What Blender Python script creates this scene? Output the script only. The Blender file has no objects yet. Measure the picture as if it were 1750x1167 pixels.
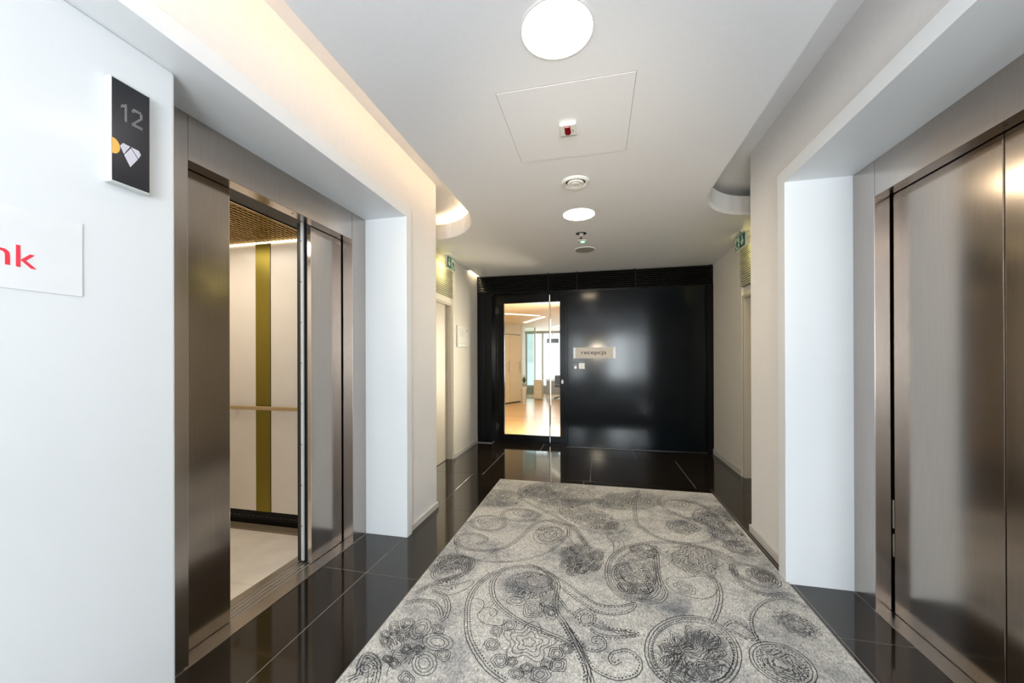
import bpy, bmesh, math, random
from mathutils import Matrix, Vector
import numpy as np
random.seed(7)
SC = bpy.context.scene
COL = SC.collection

# ---------------------------------------------------------------- camera
def make_camera():
    f, yaw, pitch, roll, cy, h = 643.74, .2226, .0012, .0031, 613.47, 1.35
    c, s = math.cos(yaw), math.sin(yaw)
    R = Vector((c, s, 0)); F0 = Vector((-s, c, 0)); Z = Vector((0, 0, 1))
    F = F0*math.cos(pitch) + Z*math.sin(pitch)
    U = -F0*math.sin(pitch) + Z*math.cos(pitch)
    r = R*math.cos(roll) - U*math.sin(roll)
    u = U*math.cos(roll) + R*math.sin(roll)
    cam = bpy.data.cameras.new('camera'); cam.sensor_width = 36
    cam.lens = 36*f/1750; cam.shift_y = (cy-583.5)/1750; cam.clip_start = .02
    o = bpy.data.objects.new('camera', cam); COL.objects.link(o)
    m = Matrix.Identity(4)
    for i in range(3):
        m[i][0] = r[i]; m[i][1] = u[i]; m[i][2] = -F[i]
    m[2][3] = h
    o.matrix_world = m
    SC.camera = o
make_camera()

# ---------------------------------------------------------------- world, lights, exposure
w = bpy.data.worlds.new('sky'); SC.world = w; w.use_nodes = True
bg = w.node_tree.nodes['Background']
bg.inputs[0].default_value = (.80, .92, 1.0, 1); bg.inputs[1].default_value = 1.6

def area(name, loc, rot, sx, sy, power, col=(1, 1, 1)):
    l = bpy.data.lights.new(name, 'AREA'); l.shape = 'RECTANGLE'; l.size = sx; l.size_y = sy
    l.energy = power; l.color = col
    o = bpy.data.objects.new(name, l); COL.objects.link(o); o.location = loc; o.rotation_euler = rot
    return o
PI = math.pi
LAMP = 12          # radiance of the round ceiling lamps
COVE = 30          # radiance of the hidden tube over the left slot
area('daylight_from_lobby_window', (.87, -4.97, 1.45), (PI/2, 0, 0), .80, 1.8, 150, (.87, .95, 1))
area('daylight_from_lobby_window', (-.85, -4.97, 1.45), (PI/2, 0, 0), .5, 1.8, 55, (.87, .95, 1))
area('daylight_from_lobby_window', (1.62, -4.97, 1.5), (PI/2, 0, 0), .2, 1.8, 22, (.87, .95, 1))
area('bounced_flash', (.1, -1.6, 1.0), (PI, 0, 0), .6, .4, 70, (.94, .96, 1.02))
fs = bpy.data.lights.new('camera_flash', 'SPOT'); fs.energy = 200; fs.spot_size = 1.05; fs.spot_blend = 1.0
fs.shadow_soft_size = .12; fs.color = (1, .85, .64)
fo = bpy.data.objects.new('camera_flash', fs); COL.objects.link(fo); fo.location = (.0, -.15, 1.62)
fo.rotation_euler = (Vector((-.25, 5.4, 2.35)) - fo.location).to_track_quat('-Z', 'Y').to_euler()
SC.view_settings.view_transform = 'Standard'; SC.view_settings.look = 'None'
SC.view_settings.gamma = 1; SC.view_settings.exposure = 0.22
SC.view_settings.use_curve_mapping = False
SC.cycles.max_bounces = 10; SC.cycles.diffuse_bounces = 5; SC.cycles.glossy_bounces = 5
SC.cycles.use_denoising = True; SC.cycles.sample_clamp_indirect = 8
SC.cycles.caustics_reflective = False

# ---------------------------------------------------------------- materials
def new_mat(name):
    m = bpy.data.materials.new(name); m.use_nodes = True
    nt = m.node_tree; return m, nt, nt.nodes['Principled BSDF']
def N(nt, kind, **kw):
    n = nt.nodes.new(kind)
    for k, v in kw.items():
        if k.startswith('_'): setattr(n, k[1:], v)
        else: n.inputs[k.replace('__', ' ')].default_value = v
    return n
def ramp(nt, fac, stops):
    r = nt.nodes.new('ShaderNodeValToRGB')
    e = r.color_ramp.elements
    while len(e) < len(stops): e.new(.5)
    for i, (p, c) in enumerate(stops): e[i].position = p; e[i].color = (*c, 1)
    nt.links.new(fac, r.inputs[0]); return r.outputs[0]
def coords(nt, scale=(1, 1, 1)):
    t = nt.nodes.new('ShaderNodeTexCoord'); m = nt.nodes.new('ShaderNodeMapping')
    m.inputs['Scale'].default_value = scale
    nt.links.new(t.outputs['Object'], m.inputs[0]); return m.outputs[0]
def plain(name, col, rough=.5, metal=0, var=.03, scale=6, bump=0, stretch=(1, 1, 1), spec=.5, coat=0):
    m, nt, p = new_mat(name)
    v = coords(nt, stretch)
    n = N(nt, 'ShaderNodeTexNoise', Scale=scale, Detail=4); nt.links.new(v, n.inputs['Vector'])
    lo = tuple(max(0, c*(1-var)) for c in col); hi = tuple(min(1, c*(1+var)) for c in col)
    nt.links.new(ramp(nt, n.outputs[0], [(.3, lo), (.7, hi)]), p.inputs['Base Color'])
    p.inputs['Roughness'].default_value = rough; p.inputs['Metallic'].default_value = metal
    p.inputs['Specular IOR Level'].default_value = spec
    if coat: p.inputs['Coat Weight'].default_value = coat; p.inputs['Coat Roughness'].default_value = .05
    if bump:
        b = N(nt, 'ShaderNodeBump', Strength=bump, Distance=.002)
        nt.links.new(n.outputs[0], b.inputs['Height']); nt.links.new(b.outputs[0], p.inputs['Normal'])
    return m
def brushed(name, col, rough, grain=(90, 90, 1.2), aniso=.55):
    m, nt, p = new_mat(name)
    v = coords(nt, grain)
    n = N(nt, 'ShaderNodeTexNoise', Scale=5, Detail=5); nt.links.new(v, n.inputs['Vector'])
    n2 = N(nt, 'ShaderNodeTexNoise', Scale=1.4, Detail=2)
    nt.links.new(coords(nt), n2.inputs['Vector'])
    nt.links.new(ramp(nt, n.outputs[0], [(.3, tuple(c*.93 for c in col)), (.7, tuple(c*1.06 for c in col))]), p.inputs['Base Color'])
    mr = N(nt, 'ShaderNodeMapRange'); mr.inputs[3].default_value = rough*.85; mr.inputs[4].default_value = rough*1.2
    nt.links.new(n2.outputs[0], mr.inputs[0]); nt.links.new(mr.outputs[0], p.inputs['Roughness'])
    p.inputs['Metallic'].default_value = 1
    return m
def glow(name, col, strength):
    m, nt, p = new_mat(name)
    p.inputs['Base Color'].default_value = (.9, .9, .88, 1)
    p.inputs['Emission Color'].default_value = (*col, 1); p.inputs['Emission Strength'].default_value = strength
    return m
def glassy(name, tint=(.96, .98, .97), rough=0.0):
    m, nt, p = new_mat(name)
    out = nt.nodes['Material Output']
    g = N(nt, 'ShaderNodeBsdfGlossy', Roughness=rough); t = N(nt, 'ShaderNodeBsdfTransparent', Color=(*tint, 1))
    f = N(nt, 'ShaderNodeFresnel', IOR=1.45); mx = nt.nodes.new('ShaderNodeMixShader')
    nt.links.new(f.outputs[0], mx.inputs[0]); nt.links.new(t.outputs[0], mx.inputs[1]); nt.links.new(g.outputs[0], mx.inputs[2])
    nt.links.new(mx.outputs[0], out.inputs[0]); return m

M = {}
M['ceiling'] = plain('ceiling_paint', (.84, .84, .845), .7, var=.01, bump=.05, scale=40)
M['wall'] = plain('wall_paint', (.87, .85, .83), .65, var=.015, bump=.06, scale=30)
M['wall_far'] = plain('wall_paint_cream', (.84, .80, .73), .6, var=.02, bump=.06, scale=30)
M['lining'] = plain('white_lacquer', (.86, .88, .89), .32, var=.006, scale=3, spec=.35)
M['glass_white'] = plain('back_painted_glass', (.76, .78, .79), .15, var=.004, scale=2, spec=.12)
M['base'] = plain('baseboard_paint', (.66, .63, .59), .5)
M['steel'] = brushed('brushed_steel', (.47, .425, .39), .2)
M['steel_door'] = brushed('brushed_steel_door', (.39, .34, .30), .16)
M['steel_sill'] = brushed('sill_steel', (.50, .46, .42), .3, (1.2, 90, 90), 0)
M['chrome'] = plain('polished_chrome', (.75, .75, .75), .12, 1)
M['alu'] = plain('white_aluminium', (.66, .67, .66), .35, .1)
M['dark_steel'] = plain('dark_steel', (.05, .05, .055), .35, .6)
M['black_rubber'] = plain('black_rubber', (.015, .015, .016), .6)
M['black_panel'] = plain('black_lacquer_panel', (.004, .006, .008), .13, var=.1, scale=2, spec=.20)
M['black_frame'] = plain('black_painted_frame', (.0045, .0045, .005), .18, spec=.15)
M['black_slat'] = plain('black_slat', (.02, .019, .017), .3, spec=.5)
M['door_cream'] = plain('cream_door', (.66, .61, .52), .4)
M['slat_cream'] = plain('cream_slat', (.70, .68, .58), .45)
M['car_wall'] = plain('car_cream_laminate', (.78, .72, .63), .25, var=.02)
M['olive'] = brushed('olive_metal_strip', (.29, .235, .045), .34)
M['bronze'] = brushed('bronze_rail', (.70, .56, .34), .3, (90, 1, 90))
M['bronze_dark'] = plain('dark_bronze', (.20, .16, .10), .4)
M['grate'] = plain('bronze_grate', (.52, .34, .10), .4, .5, var=.25, scale=25)
M['car_floor'] = plain('car_stone_floor', (.84, .77, .66), .35, var=.08, scale=5)
M['white_plastic'] = plain('white_plastic', (.80, .80, .77), .35)
M['grey_plastic'] = plain('grey_plastic', (.38, .36, .33), .5)
M['red_lens'] = plain('red_lens', (.25, .005, .01), .12, coat=1)
M['screen'] = plain('dark_screen_glass', (.010, .011, .016), .25)
M['dot'] = plain('screen_dot', (.30, .31, .33), .5)
M['gem'] = plain('pale_lilac_print', (.62, .61, .68), .5)
M['orange'] = plain('amber_print', (.85, .48, .10), .5)
M['red_letter'] = plain('red_letter', (.80, .04, .07), .4)
M['dark_letter'] = plain('dark_letter', (.012, .011, .012), .8, spec=.1)
M['acrylic'] = plain('frosted_acrylic', (.78, .79, .80), .3, spec=.2)
M['mirror_plate'] = plain('satin_sign_plate', (.50, .44, .37), .35, spec=.3)
M['exit_green'] = plain('exit_green', (.0, .13, .06), .35)
M['exit_white'] = plain('exit_white', (.72, .85, .75), .4)
M['paper'] = plain('paper', (.78, .80, .77), .5)
M['lamp'] = glow('lamp_diffuser', (1, .94, .90), LAMP)
M['lamp_warm'] = glow('lamp_diffuser_warm', (1, .82, .58), LAMP*5)
M['cove_tube'] = glow('warm_tube', (1, .68, .39), COVE)
M['slot_glow'] = glow('slot_glow', (1, .86, .55), 22)
M['tube_off'] = plain('tube_unlit', (.8, .8, .8), .3)
M['car_led'] = glow('car_led_strip', (1, .88, .68), 3)
M['green_led'] = glow('green_led', (.15, 1, .55), 1.2)
M['glass'] = glassy('clear_glass')
M['glass_teal'] = glassy('green_tinted_glass', (.84, .92, .89), .05)
M['office_white'] = plain('office_white', (.80, .78, .72), .6)
M['office_ceiling'] = plain('office_ceiling', (.82, .70, .50), .6)  # warm lamp light on a white ceiling, put into the tan
M['cabinet'] = plain('cabinet_front', (.80, .72, .58), .45)
M['office_light'] = glow('office_linear_light', (1, .88, .66), 2.2)
M['blind'] = plain('grey_green_blind', (.85, .90, .86), .5)
M['desk'] = plain('grey_desk', (.40, .42, .43), .5)
M['fabric_dark'] = plain('dark_chair_fabric', (.05, .055, .06), .8)
M['leaf'] = plain('plant_leaf', (.05, .10, .05), .5, var=.3)
M['tv'] = plain('screen_black', (.02, .02, .03), .3)

def floor_mat():
    m, nt, p = new_mat('black_polished_granite')
    v = coords(nt)
    n = N(nt, 'ShaderNodeTexNoise', Scale=2.2, Detail=4); nt.links.new(v, n.inputs['Vector'])
    s = N(nt, 'ShaderNodeTexVoronoi', Scale=150); nt.links.new(v, s.inputs['Vector'])
    a = ramp(nt, n.outputs[0], [(.3, (.013, .009, .006)), (.7, (.024, .018, .012))])
    b = ramp(nt, s.outputs['Distance'], [(.0, (1, 1, 1)), (.10, (0, 0, 0))])
    mx = N(nt, 'ShaderNodeMix', _data_type='RGBA'); nt.links.new(b, mx.inputs[0])
    nt.links.new(a, mx.inputs[6]); mx.inputs[7].default_value = (.045, .042, .038, 1)
    nt.links.new(mx.outputs[2], p.inputs['Base Color'])
    p.inputs['Roughness'].default_value = .075; p.inputs['Specular IOR Level'].default_value = .62
    return m
M['granite'] = floor_mat()
M['grout'] = plain('grey_grout', (.40, .37, .34), .7)
def oak_mat():
    m, nt, p = new_mat('oak_planks')
    v = coords(nt)
    br = N(nt, 'ShaderNodeTexBrick', Scale=1.0)
    br.inputs['Color1'].default_value = (.62, .40, .19, 1); br.inputs['Color2'].default_value = (.70, .47, .24, 1)
    br.inputs['Mortar'].default_value = (.42, .26, .12, 1); br.inputs['Mortar Size'].default_value = .004
    br.inputs['Brick Width'].default_value = 1.6; br.inputs['Row Height'].default_value = .18
    nt.links.new(v, br.inputs['Vector'])
    nt.links.new(br.outputs[0], p.inputs['Base Color']); p.inputs['Roughness'].default_value = .28
    return m
M['oak'] = oak_mat()

# ---------------------------------------------------------------- mesh helpers
class MB:
    def __init__(s): s.v = []; s.f = []
    def box(s, x0, x1, y0, y1, z0, z1):
        x0, x1 = sorted((x0, x1)); y0, y1 = sorted((y0, y1)); z0, z1 = sorted((z0, z1))
        b = len(s.v)
        s.v += [(x0,y0,z0),(x1,y0,z0),(x1,y1,z0),(x0,y1,z0),(x0,y0,z1),(x1,y0,z1),(x1,y1,z1),(x0,y1,z1)]
        s.f += [tuple(b+i for i in q) for q in ((3,2,1,0),(4,5,6,7),(0,1,5,4),(1,2,6,5),(2,3,7,6),(3,0,4,7))]
        return s
    def prism(s, pts, axis, a, b):
        """pts: 2D outline in the two other axes (in x,y,z order), extruded a..b along axis"""
        n = len(pts); k = len(s.v)
        for t in (a, b):
            for p in pts:
                q = list(p); q.insert(axis, t); s.v.append(tuple(q))
        s.f.append(tuple(k+i for i in range(n))); s.f.append(tuple(k+n+i for i in reversed(range(n))))
        for i in range(n):
            j = (i+1) % n; s.f.append((k+i, k+n+i, k+n+j, k+j))
        return s
    def tube(s, pts, r, n=10, cap=True):
        P = [Vector(p) for p in pts]; k = len(s.v)
        for i, p in enumerate(P):
            d = (P[min(i+1, len(P)-1)] - P[max(i-1, 0)]).normalized()
            a = d.cross(Vector((0, 0, 1)) if abs(d.z) < .9 else Vector((1, 0, 0))).normalized(); b = d.cross(a)
            rr = r[i] if isinstance(r, (list, tuple)) else r
            for j in range(n):
                t = 2*PI*j/n; s.v.append(tuple(p + a*rr*math.cos(t) + b*rr*math.sin(t)))
        for i in range(len(P)-1):
            for j in range(n):
                q = (j+1) % n; s.f.append((k+i*n+j, k+i*n+q, k+(i+1)*n+q, k+(i+1)*n+j))
        if cap:
            s.f.append(tuple(k+j for j in reversed(range(n)))); s.f.append(tuple(k+(len(P)-1)*n+j for j in range(n)))
        return s
    def lathe(s, prof, c, n=40):
        """prof: (r,z) rings about the vertical through c=(x,y,z)"""
        k = len(s.v)
        for r, z in prof:
            for j in range(n):
                t = 2*PI*j/n; s.v.append((c[0]+r*math.cos(t), c[1]+r*math.sin(t), c[2]+z))
        for i in range(len(prof)-1):
            for j in range(n):
                q = (j+1) % n; s.f.append((k+i*n+j, k+i*n+q, k+(i+1)*n+q, k+(i+1)*n+j))
        s.f.append(tuple(k+j for j in reversed(range(n)))); s.f.append(tuple(k+(len(prof)-1)*n+j for j in range(n)))
        return s
def tag(o, label=None, cat=None, group=None, kind=None):
    if label: o['label'] = label
    if cat: o['category'] = cat
    if group: o['group'] = group
    if kind: o['kind'] = kind
    return o
def obj(name, mb, mat, parent=None, bevel=0, smooth=False, segs=2):
    me = bpy.data.meshes.new(name); me.from_pydata(mb.v, [], mb.f); me.materials.append(M[mat] if isinstance(mat, str) else mat)
    bm = bmesh.new(); bm.from_mesh(me); bmesh.ops.recalc_face_normals(bm, faces=bm.faces); bm.to_mesh(me); bm.free()
    if smooth:
        for p in me.polygons: p.use_smooth = True
        me.set_sharp_from_angle(angle=.7)
    o = bpy.data.objects.new(name, me); COL.objects.link(o)
    if parent is not None:
        o.parent = parent
        par = parent; off = Vector((0, 0, 0))
        if parent.type == 'EMPTY': off = parent.location.copy()
        o.matrix_parent_inverse = Matrix.Translation(-off)
    if bevel:
        b = o.modifiers.new('bevel', 'BEVEL'); b.width = bevel; b.segments = segs; b.limit_method = 'ANGLE'
    return o
def thing(name, loc, label, cat, group=None):
    o = bpy.data.objects.new(name, None); COL.objects.link(o); o.location = loc; o.empty_display_size = .1
    return tag(o, label, cat, group)
def struct(name, mb, mat, parent=None, **k):
    o = obj(name, mb, mat, parent, **k)
    if parent is None: o['kind'] = 'structure'
    return o
def text_mesh(s, size, axis='x', depth=.002):
    """letters as a mesh; returns MB in the XZ-like plane (u to the right, v up)"""
    cu = bpy.data.curves.new('letters', 'FONT'); cu.body = s; cu.size = size; cu.extrude = depth/2; cu.resolution_u = 4
    o = bpy.data.objects.new('letters', cu); COL.objects.link(o)
    dg = bpy.context.evaluated_depsgraph_get(); me = bpy.data.meshes.new_from_object(o.evaluated_get(dg))
    mb = MB(); mb.v = [tuple(v.co) for v in me.vertices]; mb.f = [tuple(p.vertices) for p in me.polygons]
    bpy.data.objects.remove(o); bpy.data.meshes.remove(me); return mb
def fit(mb, fn, u0, u1, v0, v1):
    us = [v[0] for v in mb.v]; vs = [v[1] for v in mb.v]
    a, b, c, d = min(us), max(us), min(vs), max(vs)
    mb.v = [fn(u0+(v[0]-a)/(b-a)*(u1-u0), v0+(v[1]-c)/(d-c)*(v1-v0), v[2]) for v in mb.v]; return mb

# ================================================================ SETTING
YB = -5.0                                    # plane of the window wall behind the camera
# floor slab and polished tiles
fl = struct('floor', MB().box(-3.7, 3.5, YB, 6.05, -.12, -.0015), 'grout')
rows = [(-5, -4.27), (-4.27, -3.2), (-3.2, -2.13), (-2.13, -1.06), (-1.06, 0.0), (0, 1.06), (1.06, 2.13), (2.13, 3.19), (3.19, 4.25), (4.25, 5.32), (5.32, 6.22)]
jo = {9: [-1.32, -.08, 1.0], 10: [-.83, .51]}
tiles = {}
for ri, (a, b) in enumerate(rows):
    xs = [-2.1] + jo.get(ri, [-1.437, -.15, 1.14]) + [2.0]
    for x0, x1 in zip(xs, xs[1:]):
        g = .0018
        # tiles stop at the lift sills
        lo = max(x0, -1.758) if ri in (6, 7) and x0 < -1.5 else x0
        hi = min(x1, 1.448) if ri in (5, 6, 7) and x1 > 1.5 else x1
        struct('floor_tile', MB().box(lo+g, hi-g, a+g, b-g, -.02, 0), 'granite', fl, bevel=.0008, segs=1)

# ceiling with the two slots that end in a curve
def slot_edge(xe, y0, yc, xc, rx, ry, n=16):
    pts = [(xe, y0), (xe, yc)]
    for i in range(1, n+1):
        t = PI/2*i/n
        pts.append((xc + math.copysign(rx, xe-xc)*math.cos(t), yc + ry*math.sin(t)))
    return pts
EL = slot_edge(-1.143, YB, 3.2, -1.75, .607, .76)
ER = slot_edge(.884, YB, 3.27, 1.45, .566, .67)
CZ = 2.70; CH = .022
def inset(e, d, side):
    """offset an edge path into the slot (side=-1 left slot, +1 right slot)"""
    out = []
    for i, p in enumerate(e):
        a = Vector(e[max(i-1, 0)]); b = Vector(e[min(i+1, len(e)-1)]); t = (b-a).normalized()
        n = Vector((-t.y, t.x)) * (1 if side < 0 else -1)
        out.append((p[0]+n.x*d, p[1]+n.y*d))
    return out
bm = bmesh.new()
outl = EL + [(-2.1, EL[-1][1]), (-2.1, 5.42), (-1.865, 5.42), (-1.865, 5.86), (-2.1, 5.86), (-2.1, 6.2), (2.0, 6.2), (2.0, ER[-1][1])] + list(reversed(ER))
vs = [bm.verts.new((x, y, CZ)) for x, y in outl]; bm.faces.new(vs)
bmesh.ops.triangulate(bm, faces=bm.faces)
bm.normal_update()
for side, e in ((-1, EL), (1, ER)):
    e = e + [(-2.1 if side < 0 else 2.0, e[-1][1])]
    ch = .006 if side < 0 else .02
    path = [(inset(e, 0, side), CZ), (inset(e, ch, side), CZ+ch), (inset(e, ch, side), 2.868), (inset(e, ch-.02, side), 2.868), (inset(e, ch-.02, side), CZ+.03)]
    rings = [[bm.verts.new((x, y, z)) for x, y in p] for p, z in path]
    for r0, r1 in zip(rings, rings[1:]):
        for i in range(len(r0)-1): bm.faces.new((r0[i], r0[i+1], r1[i+1], r1[i]))
me = bpy.data.meshes.new('ceiling'); bm.to_mesh(me); bm.free(); me.materials.append(M['ceiling'])
ce = bpy.data.objects.new('ceiling', me); COL.objects.link(ce); ce['kind'] = 'structure'
struct('ceiling_upper', MB().box(-3.7, 3.5, YB, 6.2, 2.945, 3.05), 'ceiling')

# left wall: niche lined in white lacquer, painted wall over and past it
XO, XF = -1.41, -1.76
struct('trim_1', MB().prism([(YB, 2.44), (2.613, 2.44), (2.613, 0), (2.69, 0), (2.69, 2.52), (YB, 2.52)], 0, XF-.1, XO), 'lining', bevel=.002)
struct('wall_left', MB().prism([(YB, 2.52), (2.69, 2.52), (2.69, 0), (3.21, 0), (3.21, 2.96), (YB, 2.96)], 0, -1.9, -1.435).box(-1.9, -3.7, 3.05, 3.21, 0, 2.945), 'wall', bevel=.006)
struct('wall_left_front', MB().box(-1.56, -1.8, YB, 1.114, 0, 2.44), 'glass_white', bevel=.012, segs=4)
struct('baseboard_left', MB().box(-1.423, -1.44, 2.69, 3.222, 0, .05).box(-1.44, -2.1, 3.2, 3.222, 0, .05), 'base', bevel=.003)
# left recess with its door
struct('wall_left_recess', MB().prism([(4.83, 0), (5.875, 0), (5.875, 2.93), (5.42, 2.93), (5.42, CZ), (4.884, CZ), (4.884, 2.175), (4.83, 2.175)], 0, -2.3, -1.91), 'wall_far')
struct('wall_left_recess_top', MB().box(-1.93, -2.3, 3.21, 4.884, 2.635, CZ), 'wall_far')
struct('wall_left_recess_end', MB().box(-1.91, -2.3, 3.21, 3.95, 0, 2.178).box(-1.93, -2.3, 3.95, 4.83, 2.106, 2.178), 'wall_far')
struct('light_shell_left', MB().box(-3.7, -3.85, YB, 6.2, 0, 3.05), 'wall')  # unseen shell, added to keep the sky's light out on this side
struct('baseboard_left_recess', MB().box(-1.898, -1.915, 4.85, 5.86, 0, .06), 'base', bevel=.003)
d2 = struct('door_2', MB().box(-1.985, -2.03, 3.97, 4.815, .005, 2.10), 'door_cream', bevel=.003)
struct('frame', MB().box(-1.925, -2.03, 4.80, 4.828, 0, 2.104).box(-1.925, -2.03, 3.955, 4.80, 2.075, 2.104), 'door_cream', d2, bevel=.002)
lv = thing('louvre_grille', (-1.93, 4.4, 2.18), 'cream louvred air grille above the left side door', 'vent', 'louvred grilles above the side doors')
obj('backing', MB().box(-1.99, -2.2, 3.3, 4.88, 2.181, 2.632), 'slat_cream', lv)
for k in range(18):
    z = 2.19 + k*.0245
    obj('slat', MB().prism([(-1.985, z), (-1.985, z+.006), (-1.935, z+.017), (-1.932, z+.011)], 1, 3.3, 4.88), 'slat_cream', lv)
# right wall
XR, XRO = 1.448, 1.10
struct('trim_2', MB().prism([(YB, 2.41), (2.567, 2.41), (2.567, 0), (2.66, 0), (2.66, 2.49), (YB, 2.49)], 0, XRO, XR+.1), 'lining', bevel=.002)
struct('wall_right', MB().prism([(YB, 2.49), (2.66, 2.49), (2.66, 0), (3.27, 0), (3.27, 2.96), (YB, 2.96)], 0, 1.165, 1.6).box(1.6, 3.5, 3.1, 3.27, 0, 2.945), 'wall', bevel=.006)
struct('wall_right_front', MB().box(1.30, 1.55, YB, 1.06, 0, 2.41), 'glass_white', bevel=.012, segs=4)
struct('baseboard_right', MB().box(1.152, 1.17, 2.66, 3.282, 0, .06).box(1.17, 2.0, 3.26, 3.282, 0, .06), 'base', bevel=.003)
struct('wall_right_recess', MB().prism([(4.79, 0), (5.875, 0), (5.875, CZ), (4.834, CZ), (4.834, 2.155), (4.79, 2.155)], 0, 1.615, 2.1), 'wall_far')
struct('wall_right_recess_top', MB().box(1.635, 2.1, 3.27, 4.834, 2.615, CZ), 'wall_far')
struct('wall_right_recess_end', MB().box(1.615, 2.1, 3.27, 3.9, 0, 2.158).box(1.63, 2.1, 3.9, 4.79, 2.076, 2.158), 'wall_far')
struct('light_shell_right', MB().box(3.5, 3.65, YB, 6.2, 0, 3.05), 'wall')  # unseen shell on the right, added to block world light
struct('baseboard_right_recess', MB().box(1.603, 1.62, 4.80, 5.86, 0, .07), 'base', bevel=.003)
d3 = struct('door_3', MB().box(1.70, 1.745, 3.92, 4.77, .005, 2.07), 'door_cream', bevel=.003)
struct('frame', MB().box(1.62, 1.745, 4.74, 4.788, 0, 2.074).box(1.62, 1.745, 3.905, 4.74, 2.04, 2.074), 'door_cream', d3, bevel=.002)
lv = thing('louvre_grille', (1.63, 4.4, 2.16), 'cream louvred air grille above the right side door', 'vent', 'louvred grilles above the side doors')
obj('backing', MB().box(1.69, 2.0, 3.3, 4.83, 2.161, 2.612), 'slat_cream', lv)
for k in range(18):
    z = 2.17 + k*.0245
    obj('slat', MB().prism([(1.685, z), (1.685, z+.006), (1.607, z+.017), (1.604, z+.011)], 1, 3.3, 4.83), 'slat_cream', lv)
# back of the lobby with its windows
wb = MB()
for x0, x1, z0, z1 in ((-3.7, -1.15, 0, 3.05), (1.75, 3.5, 0, 3.05), (-1.15, 1.75, 0, .5), (-1.15, 1.75, 2.4, 3.05), (-.55, .42, .5, 2.4), (1.32, 1.48, .5, 2.4)): wb.box(x0, x1, YB-.2, YB, z0, z1)
struct('wall_back', wb, 'wall')
for i, (a, b) in enumerate(((-1.15, -.55), (.42, 1.32), (1.48, 1.75))):
    wn = struct('window_%d' % (i+1), MB().box(a, b, YB-.12, YB-.11, .5, 2.4), 'glass')
    fr = MB().box(a, a+.04, YB-.15, YB-.06, .5, 2.4).box(b-.04, b, YB-.15, YB-.06, .5, 2.4).box(a, b, YB-.15, YB-.06, .5, .54).box(a, b, YB-.15, YB-.06, 2.36, 2.4)
    struct('window_frame', fr, 'black_frame', wn)

# black end wall
we = struct('wall_end', MB().box(-3.7, -1.888, 5.88, 6.2, 0, 3.05).box(1.615, 3.5, 5.88, 6.2, 0, 3.05).box(-1.9, 1.62, 5.99, 6.2, 2.42, 3.05).box(1.515, 1.62, 5.90, 6.2, 0, 2.42), 'black_frame')
struct('post', MB().box(-1.89, -1.665, 5.86, 6.2, 0, 2.42), 'black_frame', we, bevel=.004)
struct('post', MB().box(-1.855, -1.79, 5.852, 5.87, 0.03, 2.40), 'black_panel', we, bevel=.003)
struct('panel', MB().box(-.445, 1.50, 5.86, 6.0, .012, 2.40), 'black_panel', we, bevel=.004)
struct('panel', MB().box(-.445, -.50, 5.93, 6.2, 0, 2.42), 'black_frame', we, bevel=.003)
struct('post', MB().box(1.535, 1.618, 5.86, 5.9, 0, 2.42), 'black_frame', we, bevel=.004)
struct('post', MB().box(1.506, 1.53, 5.88, 5.92, 0.0, 2.41), 'black_frame', we, bevel=.003)
struct('sill', MB().box(-.46, 1.53, 5.855, 5.90, 0.0, .007), 'black_slat', we)
struct('rail', MB().box(-1.888, 1.61, 5.858, 5.99, 2.405, 2.428), 'black_frame', we, bevel=.003)
for k in range(9):
    z = 2.433 + k*.029
    struct('slat', MB().prism([(5.985, z+.004), (5.985, z+.010), (5.866, z+.021), (5.862, z+.015)], 0, -1.888, 1.61), 'black_slat', we)
for x in (-1.888, -.75, -.31, .55, 1.575):
    struct('mullion', MB().box(x, x+.016, 5.872, 5.98, 2.428, 2.70), 'black_frame', we)
# glazed door set back in the black wall
d1 = struct('door_1', MB().box(-1.60, -1.492, 6.00, 6.06, .02, 2.42).box(-.578, -.47, 6.00, 6.06, .02, 2.42).box(-1.492, -.578, 6.00, 6.06, .02, .122).box(-1.492, -.578, 6.00, 6.06, 2.268, 2.42), 'black_frame', bevel=.003)
struct('pane', MB().box(-1.495, -.575, 6.025, 6.037, .118, 2.272), 'glass', d1)
h_ = struct('door_handle', MB().tube([(-.732, 5.955, .03), (-.732, 5.955, 2.375)], .0125, 14), 'chrome', d1, smooth=True); h_['label'] = 'full-height polished steel pull bar'
for z in (.06, 1.2, 2.34):
    struct('bracket', MB().tube([(-.732, 5.955, z), (-.732, 6.004, z)], .008, 10), 'chrome', h_, smooth=True)
for z in (.25, 2.15):
    struct('hinge', MB().tube([(-1.622, 5.995, z-.06), (-1.622, 5.995, z+.06)], .011, 10).box(-1.64, -1.58, 5.992, 6.002, z-.04, z+.04), 'black_slat', d1, smooth=True)
struct('jamb', MB().box(-1.667, -1.605, 5.99, 6.2, 0, 2.42).box(-.468, -.445, 5.99, 6.2, 0, 2.42), 'black_frame', d1)
k_ = struct('lock', MB().prism([(-.54+.018*math.cos(t*PI/8), .994+.034*math.sin(t*PI/8)) for t in range(16)], 1, 5.994, 6.001), 'white_plastic', d1); k_['label'] = 'small oval white lock cover'
struct('threshold', MB().box(-1.66, -.45, 5.98, 6.2, 0.0005, .018), 'black_frame', d1)
# the trim rod at the foot of the left post
struct('trim_3', MB().box(-1.90, -1.66, 5.845, 5.858, 0, .012).box(-1.668, -1.655, 5.845, 6.0, 0, .012), 'steel_sill')

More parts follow.
